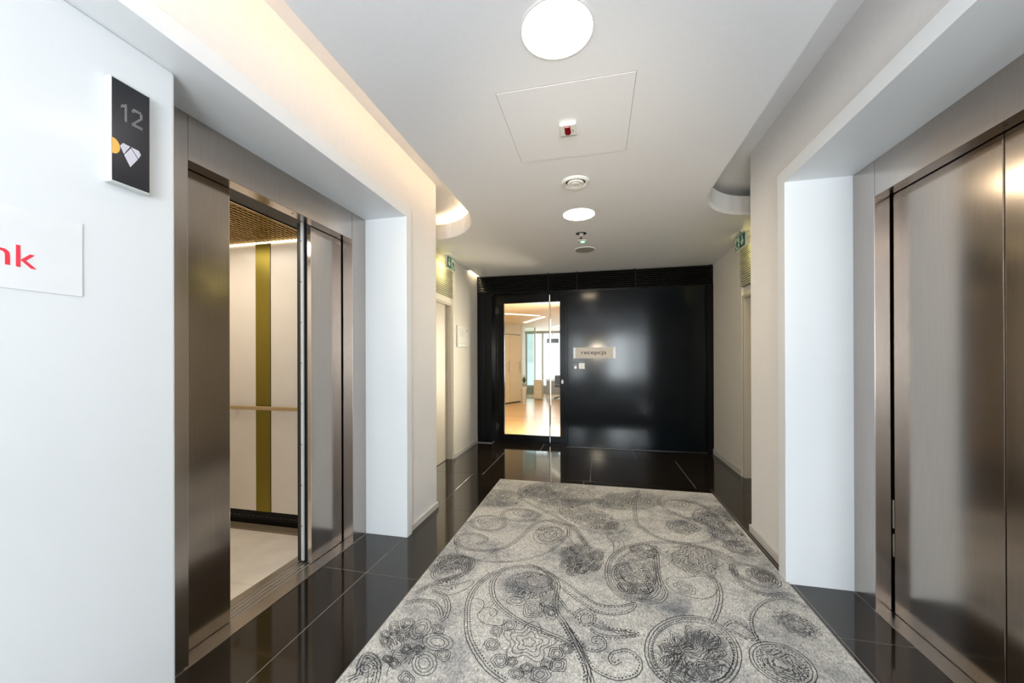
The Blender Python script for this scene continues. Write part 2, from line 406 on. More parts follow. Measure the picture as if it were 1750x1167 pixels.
# ================================================================ LEFT LIFT
def lift(side):
    L = side < 0
    s = side
    if L: xf, xd, y0, y1, yp0, yp1, zt, zh = -1.76, -1.848, 1.306, 2.451, 1.12, 2.612, 2.44, 2.237
    else: xf, xd, y0, y1, yp0, yp1, zt, zh = 1.448, 1.526, 1.262, 2.394, 1.07, 2.566, 2.41, 2.215
    t = thing('elevator_entrance', (xf, (y0+y1)/2, 0),
              'brushed steel lift entrance on the left wall with its doors half open' if L else
              'brushed steel lift entrance on the right wall with its doors shut', 'elevator')
    xb = xd - s*.008
    obj('frame_post', MB().box(xf, xb, y1, yp1, 0, zt-.001), 'steel', t, bevel=.0015)
    obj('frame_post', MB().box(xf, xb, yp0, y0, 0, zt-.001), 'steel', t, bevel=.0015)
    hd = obj('header', MB().box(xf+s*.001, xb, y0+.0015, y1-.0015, zh, zt-.001), 'steel', t, bevel=.0015)
    obj('sensor', MB().lathe([(.006, -.001), (.006, .002)], (xf+s*.035, 1.93 if L else 1.77, zh), 12), 'black_rubber', hd)
    sl = obj('sill', MB().box(xf-s*.006, xd-s*.002, y0-.02, y1, -.01, .004), 'steel_sill', t, bevel=.001)
    obj('sill_backing', MB().box(xd-s*.002, xd+s*.163, y0-.2, y1+.2, -.02, -.006), 'black_rubber', t)
    for a, b in ((.0, .010), (.022, .040), (.052, .068), (.082, .098), (.110, .160)):
        obj('track', MB().box(xd+s*a, xd+s*b, y0-.02, y1+.1, -.015, .003), 'steel_sill', t, bevel=.001)
    zt2 = zh+.03
    if L: spans = ((1.0, 1.573, 1), (2.14, 2.75, 0))
    else: spans = ((1.2, 1.826, 1), (1.831, 2.45, 0))
    for a, b, near in spans:
        dp = obj('door_panel', MB().box(xd, xd+s*.03, a, b, .006, zt2), 'steel_door', t, bevel=.003)
        if L:
            e = b if near else a
            q = -1 if near else 1
            obj('edge_strip', MB().box(xd-.0005, xd+s*.028, e-q*.001, e+q*.006, .006, zt2-.01), 'chrome', dp)
            cd = obj('car_door', MB().box(xd+s*.052, xd+s*.098, e+q*.0, e+q*.6, .006, zt2+.0), 'dark_steel', t, bevel=.003)
            st_ = obj('safety_edge', MB().box(xd+s*.054, xd+s*.074, e-q*.010, e+q*.002, .02, zt2), 'alu', cd, bevel=.002)
            obj('seal', MB().box(xd+s*.032, xd+s*.046, e+q*.006, e+q*.02, .01, zt2), 'black_rubber', cd)
            for k in range(8):
                z = .25 + k*.27
                obj('screw', MB().tube([(xd+s*.068, e-q*.0115, z), (xd+s*.068, e-q*.0095, z)], .0035, 8), 'black_rubber', st_)
            if near: obj('door_gear', MB().prism([(-1.885, 2.276), (-2.012, 2.294), (-2.012, 2.44), (-1.885, 2.44)], 1, 1.15, 2.58), 'black_rubber', t)
            obj('seal', MB().box(xd+s*.098, xd+s*.11, e+q*.002, e+q*.03, .01, zt2), 'black_rubber', cd)
    if not L:
        for z0, z1 in ((.30, .42), (.45, .60)):
            obj('edge_strip', MB().box(xd-.004, xd+.002, y1-.004, y1+.001, z0, z1), 'chrome', t)
    return t
lift(-1); lift(1)
# lift car behind the left doors
car = thing('elevator_car', (-2.7, 1.86, 0), 'lit cream lift car with bronze grid ceiling behind the open left doors', 'elevator')
XC0, XC1, YC0, YC1, ZC = -2.014, -3.42, 1.19, 2.53, 2.31
obj('floor_slab', MB().box(XC0, XC1, YC0-.05, YC1+.05, -.1, -.008), 'car_floor', car)
xs = [XC1, -2.62, -2.20, XC0]; 
for a, b in ((XC1, -2.72), (-2.72, XC0)):
    for c, d in ((YC0, 1.858), (1.858, YC1)):
        obj('floor_tile', MB().box(a+.001, b-.001, c+.001, d-.001, -.008, .002), 'car_floor', car, bevel=.0005, segs=1)
sw = obj('side_wall', MB().box(XC0, XC1, YC1, YC1+.04, .127, 2.42), 'car_wall', car)
obj('strip', MB().box(-2.707, -2.566, YC1-.004, YC1, .127, 2.40), 'olive', sw)['label'] = 'olive gold vertical metal strip'
obj('strip', MB().box(-2.565, -2.563, YC1-.003, YC1, .127, 2.40), 'dark_steel', sw)
obj('side_wall', MB().box(XC0, XC1, YC0-.04, YC0, .0, 2.42), 'car_wall', car)
obj('back_wall', MB().box(XC1-.04, XC1, YC0-.04, YC1+.04, 0, 2.42), 'car_wall', car)
obj('front_return', MB().box(-2.014, -2.05, YC1-.055, YC1+.04, 0, 2.42), 'dark_steel', car)
obj('front_return', MB().box(-2.014, -2.05, YC0-.04, YC0+.055, 0, 2.42), 'dark_steel', car)
sk = obj('skirting', MB().box(XC0, XC1, YC1-.001, YC1+.03, .02, .127), 'black_frame', car)
for k in range(30):
    obj('slot', MB().box(-2.05-k*.045, -2.075-k*.045, YC1-.003, YC1, .082, .088), 'dark_steel', sk)
obj('kick_strip', MB().box(XC0, XC1, YC1-.075, YC1, 0.002, .02), 'bronze_dark', car)
hr = obj('handrail', MB().box(XC0-.06, XC1+.03, YC1-.062, YC1-.05, .955, .985), 'bronze', car, bevel=.004)
for x in (-2.1, -2.9, -3.3): obj('bracket', MB().box(x, x+.02, YC1-.05, YC1, .962, .978), 'bronze', hr)
ct = obj('grid_ceiling', MB().box(-2.15, XC1, YC0, YC1-.035, 2.36, 2.37), 'grate', car)
n = 0; x = XC1 + .03
while x < -2.16:
    obj('slat', MB().box(x, x+.009, YC0, YC1-.001, 2.305, 2.36), 'grate', ct); x += .038
y = YC0
while y < YC1-.012:
    obj('slat', MB().box(XC1, -2.15, y, y+.009, 2.310, 2.36), 'grate', ct); y += .038
obj('edge', MB().box(-2.155, -2.145, YC0, YC1, 2.305, 2.37), 'bronze', ct)
obj('light_strip', MB().box(-2.12, XC1, YC1-.010, YC1-.002, 2.292, 2.303), 'car_led', car)
obj('top_plate', MB().box(-2.014, XC1, YC0-.04, YC1+.04, 2.42, 2.45), 'dark_steel', car)
obj('lintel', MB().prism([(-2.014, 2.295), (-2.14, 2.312), (-2.14, 2.42), (-2.014, 2.42)], 1, YC0, YC1), 'black_rubber', car)
area('car_light', (-2.72, 1.85, 2.295), (0, 0, 0), .9, .9, 11, (1, .89, .76)).parent = car
bpy.data.objects['car_light'].matrix_parent_inverse = Matrix.Translation(-car.location)

# ================================================================ LAMPS AND CEILING FITTINGS
def ceiling_lamp(y, label, x=-.157, m='lamp'):
    t = thing('ceiling_lamp', (x, y, CZ), label, 'lamp', 'round recessed lamps')
    obj('rim', MB().lathe([(.150, 0), (.152, -.003), (.144, -.004), (.144, .0)], (x, y, CZ), 64), 'white_plastic', t, smooth=True)
    obj('diffuser', MB().lathe([(.1435, -.001), (.1435, -.003)], (x, y, CZ), 64), m, t)
ceiling_lamp(1.548, 'large bright round ceiling lamp at the top of the picture')
ceiling_lamp(3.56, 'smaller-looking round ceiling lamp beyond the white round air valve', -.163, 'lamp_warm')
ceiling_lamp(-.46, 'round ceiling lamp directly over the camera')
# access panel
ap = thing('access_panel', (-.158, 2.19, CZ), 'square white access panel in the ceiling', 'panel')
obj('gap', MB().box(-.501, .186, 1.845, 2.535, CZ-.001, CZ), 'grey_plastic', ap)
obj('lid', MB().box(-.498, .183, 1.849, 2.70-.167, CZ-.003, CZ-.0009), 'ceiling', ap, bevel=.0006)
ind = thing('alarm_indicator', (-.16, 2.2, CZ), 'white square fire alarm indicator with a dark red lens', 'alarm')
obj('body', MB().box(-.208, -.112, 2.145, 2.255, CZ-.026, CZ-.003), 'white_plastic', ind, bevel=.008, segs=3)
obj('lens', MB().prism([(-.178, 2.155), (-.146, 2.155), (-.144, 2.215), (-.150, 2.228), (-.162, 2.234), (-.174, 2.228), (-.180, 2.215)], 2, CZ-.034, CZ-.024), 'red_lens', ind, bevel=.003)
obj('key_slot', MB().box(-.134, -.131, 2.195, 2.215, CZ-.027, CZ-.025), 'black_rubber', ind)
av = thing('air_valve', (-.157, 2.905, CZ), 'round white air valve in the ceiling between the access panel and the lamp', 'vent')
c = (-.157, 2.905, CZ)
obj('ring', MB().lathe([(.105, 0), (.104, -.008), (.092, -.016), (.078, -.012), (.072, .0)], c, 48), 'white_plastic', av, smooth=True)
obj('throat', MB().lathe([(.0715, -.001), (.0715, -.002)], c, 48), 'black_rubber', av)
obj('disc', MB().lathe([(.060, -.003), (.063, -.012), (.058, -.018), (.045, -.020), (.044, -.017), (.030, -.017), (.029, -.021), (.0, -.022)][:-1], c, 48), 'white_plastic', av, smooth=True)
sp = thing('sprinkler', (-.165, 4.11, CZ), 'small dark sprinkler head in the ceiling beyond the smaller lamp', 'sprinkler')
obj('cup', MB().lathe([(.058, 0), (.056, -.002), (.04, -.002)], (-.165, 4.11, CZ), 24), 'black_rubber', sp)
for a in (0, PI/2):
    obj('arm', MB().box(-.165-.02*math.cos(a)-.003, -.165+.02*math.cos(a)+.003, 4.11-.02*math.sin(a)-.003, 4.11+.02*math.sin(a)+.003, CZ-.03, CZ-.002), 'chrome', sp)
obj('bulb', MB().tube([(-.165, 4.11, CZ-.028), (-.165, 4.11, CZ-.048)], .006, 8), 'red_lens', sp)
obj('deflector', MB().lathe([(.018, -.048), (.018, -.051)], (-.165, 4.11, CZ), 12), 'chrome', sp)
em = thing('emergency_light', (-.165, 4.37, CZ), 'small round white emergency light with a green glow', 'light')
obj('rim', MB().lathe([(.055, 0), (.053, -.006), (.040, -.010)], (-.165, 4.37, CZ), 28), 'white_plastic', em, smooth=True)
obj('lens', MB().lathe([(.026, -.009), (.022, -.018), (.010, -.022)], (-.158, 4.37, CZ), 20), 'green_led', em, smooth=True)
gr = thing('speaker_grille', (-.145, 4.725, CZ), 'flat round grey speaker grille in the ceiling nearest the black wall', 'speaker')
obj('rim', MB().lathe([(.128, 0), (.126, -.005), (.114, -.006)], (-.145, 4.725, CZ), 48), 'ceiling', gr, smooth=True)
obj('mesh', MB().lathe([(.114, -.004), (.114, -.006), (.06, -.0065)], (-.145, 4.725, CZ), 48), 'grey_plastic', gr)

# slots closed off above the ceiling: divider added to stop cove light leaking across
vb = MB()
for e, side in ((EL, -1), (ER, 1)):
    p = inset(e + [(-2.1 if side < 0 else 2.0, e[-1][1])], -.17, side)
    k = len(vb.v)
    for x, y in p: vb.v += [(x, y, CZ+.001), (x, y, 2.946)]
    for i in range(len(p)-1): vb.f.append((k+2*i, k+2*i+2, k+2*i+3, k+2*i+1))
struct('void_divider', vb, 'ceiling')
# tubes lying in the slots
def cove(e, side, mat, label):
    p = inset(e, -.075, side)
    q = [(x, y, 2.835) for x, y in p if y > .2]
    q = [(p[0][0], .3, 2.835)] + q
    t = thing('cove_light', (p[0][0], 2.0, 2.80), label, 'light')
    obj('tube', MB().tube(q, .013, 8), mat, t, smooth=True)
    obj('batten', MB().tube([(a, b, 2.812) for a, b, c in q], .012, 4), 'white_plastic', t)
cove(EL, -1, 'cove_tube', 'warm glowing strip light hidden in the left ceiling slot')
cove(ER, 1, 'tube_off', 'unlit strip light hidden in the right ceiling slot')

# narrow slot light washing the far left wall beside the black wall
wl = thing('slot_light', (-1.885, 5.63, CZ), 'thin warm slot light over the far left wall beside the black wall', 'light')
obj('housing', MB().box(-1.909, -1.85, 5.405, 5.42, CZ+.001, 2.80).box(-1.909, -1.85, 5.86, 5.875, CZ+.001, 2.80).box(-1.865, -1.85, 5.42, 5.86, CZ+.001, 2.80).box(-1.909, -1.85, 5.42, 5.86, 2.80, 2.81), 'white_plastic', wl)
obj('diffuser', MB().box(-1.905, -1.870, 5.43, 5.85, 2.79, 2.80), 'slot_glow', wl)
# exit signs
def exit_sign(x, y0, y1, z0, z1, s, label):
    """s: +1 the face looks to +x (left sign), -1 to -x"""
    t = thing('exit_sign', (x, (y0+y1)/2, CZ), label, 'sign')
    ym = (y0+y1)/2
    obj('housing', MB().box(x-s*.022, x, y0-.008, y1+.008, z0-.008, z1+.008), 'white_plastic', t, bevel=.003)
    obj('bracket', MB().box(x-s*.05, x+s*.03, y0+.02, y1-.02, z1+.008, z1+.02).box(x-s*.015, x-s*.005, ym-.03, ym+.03, z1+.02, CZ), 'white_plastic', t)
    f = obj('sign_face', MB().box(x, x+s*.002, y0, y1, z0, z1), 'exit_green', t)
    H = z1-z0; X0 = x+s*.002; X1 = x+s*.004
    def P(pts):  # local u 0..1 along y, v 0..1 up
        return [(y0+(y1-y0)*u, z0+H*v) for u, v in pts]
    # arrow, nearer half
    obj('arrow', MB().prism(P([(.21, .88), (.29, .88), (.29, .42), (.38, .55), (.38, .38), (.25, .12), (.12, .38), (.12, .55), (.21, .42)]), 0, X0, X1), 'exit_white', f)
    # door with a running figure, farther half
    obj('door_field', MB().prism(P([(.52, .06), (.97, .06), (.97, .94), (.52, .94)]), 0, X0, X0+s*.001), 'exit_white', f)
    g = MB()
    for q in ([(.70, .78), (.76, .82), (.81, .78), (.80, .70), (.73, .68)], [(.66, .66), (.80, .66), (.80, .38), (.68, .38)], [(.80, .64), (.92, .52), (.90, .46), (.78, .54)],
              [(.66, .64), (.57, .52), (.60, .46), (.69, .56)], [(.68, .40), (.77, .40), (.66, .14), (.57, .10)], [(.74, .40), (.81, .40), (.90, .26), (.90, .10), (.84, .10), (.83, .24)]):
        g.prism(P(q), 0, X0+s*.001, X1)
    obj('running_figure', g, 'exit_green', f)
    l = area('sign_glow', (x-s*.03, ym, z0+.02), (0, s*1.1, 0), .04, .2, 1.6, (1, .90, .36))
    l.parent = t; l.matrix_parent_inverse = Matrix.Translation(-t.location)
exit_sign(-1.80, 4.35, 4.61, 2.495, 2.635, 1, 'green exit sign hanging above the left side door')
exit_sign(1.46, 4.23, 4.52, 2.505, 2.635, -1, 'green exit sign hanging above the right side door')

# ================================================================ WALL FITTINGS
fi = thing('floor_indicator', (-1.56, .957, 1.93), 'tall slim floor indicator with a dark screen reading 12', 'display')
obj('body', MB().box(-1.56, -1.531, .898, 1.014, 1.931, 2.278), 'alu', fi, bevel=.005, segs=3)
sc_ = obj('screen', MB().box(-1.532, -1.5298, .9035, 1.0085, 1.937, 2.272), 'screen', fi, bevel=.0015)
X0, X1 = -1.5298, -1.5290
def dots(rows_, ya, yb, za, zb):
    g = MB(); R_ = len(rows_); C_ = len(rows_[0])
    for r in range(R_):
        for c in range(C_):
            if rows_[r][c] != '.':
                cy = ya+(yb-ya)*(c+.5)/C_; cz = zb-(zb-za)*(r+.5)/R_
                g.prism([(cy+.0015*math.cos(t*PI/3), cz+.0019*math.sin(t*PI/3)) for t in range(6)], 0, X0, X1)
    return g
one = ['...##', '.####', '#####', '#..##', '...##', '...##', '...##', '...##', '...##', '...##', '...##', '...##']
two = ['.######.', '########', '##....##', '......##', '......##', '.....##.', '....##..', '...##...', '..##....', '.##.....', '########', '########']
obj('digit', dots(one, .926, .943, 2.145, 2.204), 'dot', sc_)
obj('digit', dots(two, .956, .987, 2.143, 2.204), 'dot', sc_)
obj('gem_print', MB().prism([(.924, 2.058), (.932, 2.071), (.9515, 2.069), (.934, 2.036)], 0, X0, X1).prism([(.954, 2.069), (.976, 2.068), (.982, 2.057), (.9745, 2.040)], 0, X0, X1).prism([(.9535, 2.065), (.973, 2.037), (.952, 2.001), (.935, 2.033)], 0, X0, X1), 'gem', sc_)
obj('amber_print', MB().prism([(.9035, 2.024)] + [(.9035+.0205*math.cos(a), 2.0495+.026*math.sin(a)) for a in [(-PI/2)+PI*k/14 for k in range(1, 14)]] + [(.9035, 2.075)], 0, X0, X1), 'orange', sc_)
# plate with the red letters
sg = thing('wall_sign', (-1.56, .7, 1.55), 'flat white wall sign with red letters ending in nk', 'sign')
obj('plate', MB().box(-1.56, -1.5565, .30, .846, 1.548, 1.775), 'acrylic', sg, bevel=.001)
obj('letters', fit(text_mesh('n', .08), lambda u, v, d: (-1.5560+d*.5, u, v), .660, .697, 1.611, 1.654), 'red_letter', sg)
obj('letters', fit(text_mesh('k', .08), lambda u, v, d: (-1.5560+d*.5, u, v), .708, .747, 1.610, 1.670), 'red_letter', sg)
# notice on the left recess wall
nt_ = thing('notice_board', (-1.91, 5.16, 1.53), 'small white framed notice on the far left wall', 'notice')
obj('frame', MB().box(-1.91, -1.892, 4.95, 5.385, 1.53, 1.83), 'white_plastic', nt_, bevel=.004)
sh = obj('sheet', MB().box(-1.892, -1.8915, 4.975, 5.36, 1.55, 1.81), 'paper', nt_)
g = MB()
for k in range(5): g.box(-1.8915, -1.8912, 5.0, 5.17+.03*((k*7) % 3), 1.785-k*.024, 1.789-k*.024)
g.box(-1.8915, -1.8912, 5.29, 5.33, 1.765, 1.79); g.box(-1.8915, -1.8912, 5.0, 5.3, 1.585, 1.588)
obj('print', g, 'grey_plastic', sh)
# reception sign and reader on the black panel
rs = thing('reception_sign', (-.04, 5.86, 1.36), 'pale satin sign on the black wall reading recepcja', 'sign')
obj('plate', MB().box(-.357, .268, 5.842, 5.8595, 1.362, 1.530), 'mirror_plate', rs, bevel=.002)
obj('edge', MB().box(-.357, -.325, 5.838, 5.842, 1.362, 1.530).box(.232, .268, 5.838, 5.842, 1.362, 1.530), 'acrylic', rs)
obj('letters', fit(text_mesh('recepcja', .1), lambda u, v, d: (u, 5.841-d*.3, v), -.238, .133, 1.405, 1.482), 'dark_letter', rs)
rd = thing('card_reader', (-.275, 5.86, 1.2), 'card reader with a white plate under the recepcja sign', 'switch')
obj('plate', MB().box(-.278, -.188, 5.848, 5.8595, 1.203, 1.293), 'white_plastic', rd, bevel=.003)
obj('key_line', MB().box(-.268, -.198, 5.8475, 5.849, 1.235, 1.238).box(-.268, -.198, 5.8475, 5.849, 1.262, 1.265), 'grey_plastic', rd)
obj('reader', MB().box(-.368, -.292, 5.845, 5.8595, 1.198, 1.30), 'dark_steel', rd, bevel=.004)
obj('button', MB().prism([(-.325+.014*math.cos(t*PI/8), 1.225+.014*math.sin(t*PI/8)) for t in range(16)], 1, 5.840, 5.846), 'paper', rd)
obj('lens', MB().prism([(-.325+.018*math.cos(t*PI/8), 1.225+.022*math.sin(t*PI/8)) for t in range(16)], 1, 5.843, 5.8455), 'red_lens', rd)

# ================================================================ OFFICE BEYOND THE GLASS DOOR
struct('floor_office', MB().box(-6.5, 2.5, 6.05, 15.0, -.12, 0), 'oak')
struct('ceiling_office', MB().box(-6.5, 2.5, 6.2, 15.0, 2.451, 2.6), 'office_ceiling')
struct('wall_office_right', MB().box(2.4, 2.5, 6.2, 15, 0, 2.45), 'office_white')
struct('wall_office_left', MB().box(-6.5, -6.4, 6.2, 15, 0, 2.45), 'office_white')
# oblique cabinet wall
a0 = Vector((-3.62, 9.2)); a1 = Vector((-2.37, 11.70)); dd = (a1-a0).normalized(); nn = Vector((-dd.y, dd.x))
def obq(mb, s0, s1, d0, d1, z0, z1):
    p = [a0+dd*s0+nn*d0, a0+dd*s1+nn*d0, a0+dd*s1+nn*d1, a0+dd*s0+nn*d1]
    return mb.prism([tuple(q) for q in p], 2, z0, z1)
Lc = (a1-a0).length
struct('wall_office_niche', obq(MB(), 0, Lc, .0, .5, 2.131, 2.45), 'office_white')
kb = thing('cabinet', tuple(a0+dd*Lc/2)+(0,), 'tall cream built-in cabinet seen through the glass door', 'cabinet')
obj('body', obq(MB(), 0, Lc, 0, .5, .04, 2.13), 'cabinet', kb)
obj('plinth', obq(MB(), 0, Lc, .004, .03, 0, .04), 'fabric_dark', kb)
for k in range(5):
    s0 = Lc*k/5
    dr = obj('door', obq(MB(), s0+.006, s0+Lc/5-.006, -.02, 0, .05, 2.11), 'cabinet', kb, bevel=.002)
    obj('handle', obq(MB(), s0+Lc/5-.06, s0+Lc/5-.045, -.045, -.02, .95, 1.3), 'chrome', dr)
obj('shadow_gap', obq(MB(), 0, Lc, -.002, .02, 2.113, 2.13), 'fabric_dark', kb)
# white column at its end
struct('column', MB().box(-2.52, -2.36, 11.94, 12.4, 0, 2.45), 'office_white')
def linear_light(p, q, label):
    P = Vector(p); Q = Vector(q); d = (Q-P).normalized(); n_ = Vector((-d.y, d.x))*.05
    t = thing('linear_light', ((P+Q)/2).to_tuple()+(2.45,), label, 'light', 'linear lights on the office ceiling')
    obj('diffuser', MB().prism([tuple(P+n_), tuple(Q+n_), tuple(Q-n_), tuple(P-n_)], 2, 2.437, 2.45), 'office_light', t)
linear_light((-3.2, 7.9), (-1.42, 9.34), 'nearest bright linear light on the office ceiling')
linear_light((-2.10, 11.0), (-1.34, 9.63), 'slanting linear light on the office ceiling, second in line')
linear_light((-1.6, 13.1), (-.7, 11.3), 'short linear light on the office ceiling beside the steel pull bar')
# glazed end of the office
for i, (a, b) in enumerate(((-2.75, -2.15), (-2.09, -1.10), (-1.04, .2), (.26, 2.4), (-6.4, -2.81))):
    g = struct('window_%d' % (i+4), MB().box(a, b, 14.9, 14.91, .30 if i else 0.0, 2.38), 'glass')
    struct('window_frame', MB().box(b, b+.06, 14.84, 14.98, 0, 2.45).box(a, b, 14.86, 14.96, 2.38, 2.45).box(a, b, 14.84, 14.98, .26, .32), 'alu', g)
struct('parapet', MB().box(-6.4, 2.4, 14.86, 15.0, 0, .3), 'desk')
pt = thing('partition', (-2.2, 13.0, 0), 'green-tinted glass partition with a blind beyond the white column', 'partition')
obj('pane', MB().box(-2.52, -2.14, 13.0, 13.012, .05, 2.42), 'glass_teal', pt)
obj('frame', MB().box(-2.14, -2.10, 12.98, 13.04, 0, 2.45).box(-2.56, -2.52, 12.98, 13.04, 0, 2.45).box(-2.52, -2.14, 12.98, 13.04, 0, .05), 'alu', pt)
for k in range(26):
    z = 1.25 + k*.043
    obj('slat', MB().box(-2.5, -2.18, 13.05, 13.07, z, z+.012), 'blind', pt)
lb = thing('low_cabinet', (-1.95, 12.5, 0), 'low cream cabinet standing before the office windows', 'cabinet')
obj('body', MB().box(-2.085, -1.812, 12.5, 12.9, 0.03, .64), 'cabinet', lb, bevel=.004)
obj('top', MB().box(-2.10, -1.80, 12.49, 12.91, .64, .66), 'office_white', lb)
for k in range(2): obj('drawer', MB().box(-2.075, -1.822, 12.485, 12.5, .06+k*.29, .33+k*.29), 'cabinet', lb, bevel=.002)
dk = thing('desk', (-1.4, 13.4, 0), 'grey office desk with a modesty panel in front of the windows', 'desk')
obj('top', MB().box(-1.78, -.4, 13.2, 13.9, .62, .65), 'office_white', dk)
obj('front_panel', MB().box(-1.76, -.42, 13.24, 13.26, .12, .60), 'desk', dk)
for x in (-1.75, -.45):
    for y in (13.22, 13.86): obj('leg', MB().box(x, x+.03, y, y+.03, 0, .62), 'desk', dk)
oc = thing('office_chair', (-1.2, 12.75, 0), 'dark office chair beside the grey desk beyond the glass door', 'chair')
obj('seat', MB().box(-1.40, -1.0, 12.55, 12.95, .42, .50), 'fabric_dark', oc, bevel=.03, segs=3)
obj('backrest', MB().box(-1.38, -1.02, 12.50, 12.56, .52, .82), 'fabric_dark', oc, bevel=.03, segs=3)
obj('column', MB().tube([(-1.2, 12.75, .08), (-1.2, 12.75, .43)], .03, 10), 'dark_steel', oc)
for k in range(5):
    t_ = 2*PI*k/5
    obj('leg', MB().tube([(-1.2, 12.75, .10), (-1.2+.27*math.cos(t_), 12.75+.27*math.sin(t_), .035)], .018, 6), 'dark_steel', oc)
# coat-stand like white perforated plant tower with a dark leafed plant
pp = thing('planter', (-2.18, 11.3, 0), 'tall white perforated planter beside the cream cabinet', 'planter')
obj('body', MB().lathe([(.055, 0), (.06, .02), (.075, .45), (.078, .52), (.06, .52)], (-2.18, 11.3, 0), 20), 'white_plastic', pp, smooth=True)
for k in range(7):
    for j in range(6):
        a = 2*PI*j/6+.5*(k % 2)+4.2; z = .07+k*.06; r = .063+.0003*k*20
        obj('hole', MB().tube([(-2.18+r*math.cos(a), 11.3+r*math.sin(a), z), (-2.18+(r+.006)*math.cos(a), 11.3+(r+.006)*math.sin(a), z)], .012, 6), 'fabric_dark', pp)
pl = thing('potted_plant', (-2.18, 11.3, .52), 'dark leafed plant standing on the white planter', 'plant')
obj('pot', MB().lathe([(.05, 0), (.07, .10), (.055, .10)], (-2.18, 11.3, .52), 16), 'desk', pl, smooth=True)
for k in range(12):
    a = k*2.4; L_ = .14+.16*random.random(); u = Vector((math.cos(a), math.sin(a)))*(.04+.10*random.random())
    p0 = Vector((-2.18, 11.3, .60)); p2 = p0+Vector((u.x, u.y, L_)); pm = (p0+p2)/2+Vector((-u.y, u.x, .02))*.3
    w_ = Vector((-u.y, u.x, 0)).normalized()*.022
    g = MB(); g.v = [tuple(p0), tuple(pm-w_), tuple(pm+w_), tuple(p2), tuple(pm+Vector((0, 0, .006)))]; g.f = [(0, 1, 4), (0, 4, 2), (1, 3, 4), (4, 3, 2)]
    obj('leaf', g, 'leaf', pl)
tv = thing('hanging_screen', (-1.6, 13.9, 2.4), 'dark screen hanging before the office windows', 'screen')
obj('panel', MB().box(-1.82, -1.385, 13.88, 13.93, 1.955, 2.115), 'tv', tv, bevel=.004)
obj('rod', MB().tube([(-1.6, 13.905, 2.115), (-1.6, 13.905, 2.45)], .012, 8), 'chrome', tv)
area('office_daylight', (-1.0, 14.6, 1.4), (-PI/2, 0, 0), 4.0, 1.8, 60, (.9, .96, 1))
area('unseen_far_wall_fill', (.15, 7.1, 1.3), (PI/2, 0, PI*.76), 1.2, 1.7, 220, (1, .86, .66))  # added unseen fill behind the black panel, brightens the far left wall
area('office_fill_lamps', (-1.4, 8.6, 2.40), (0, 0, 0), 3.0, 3.5, 40, (1, .74, .44))

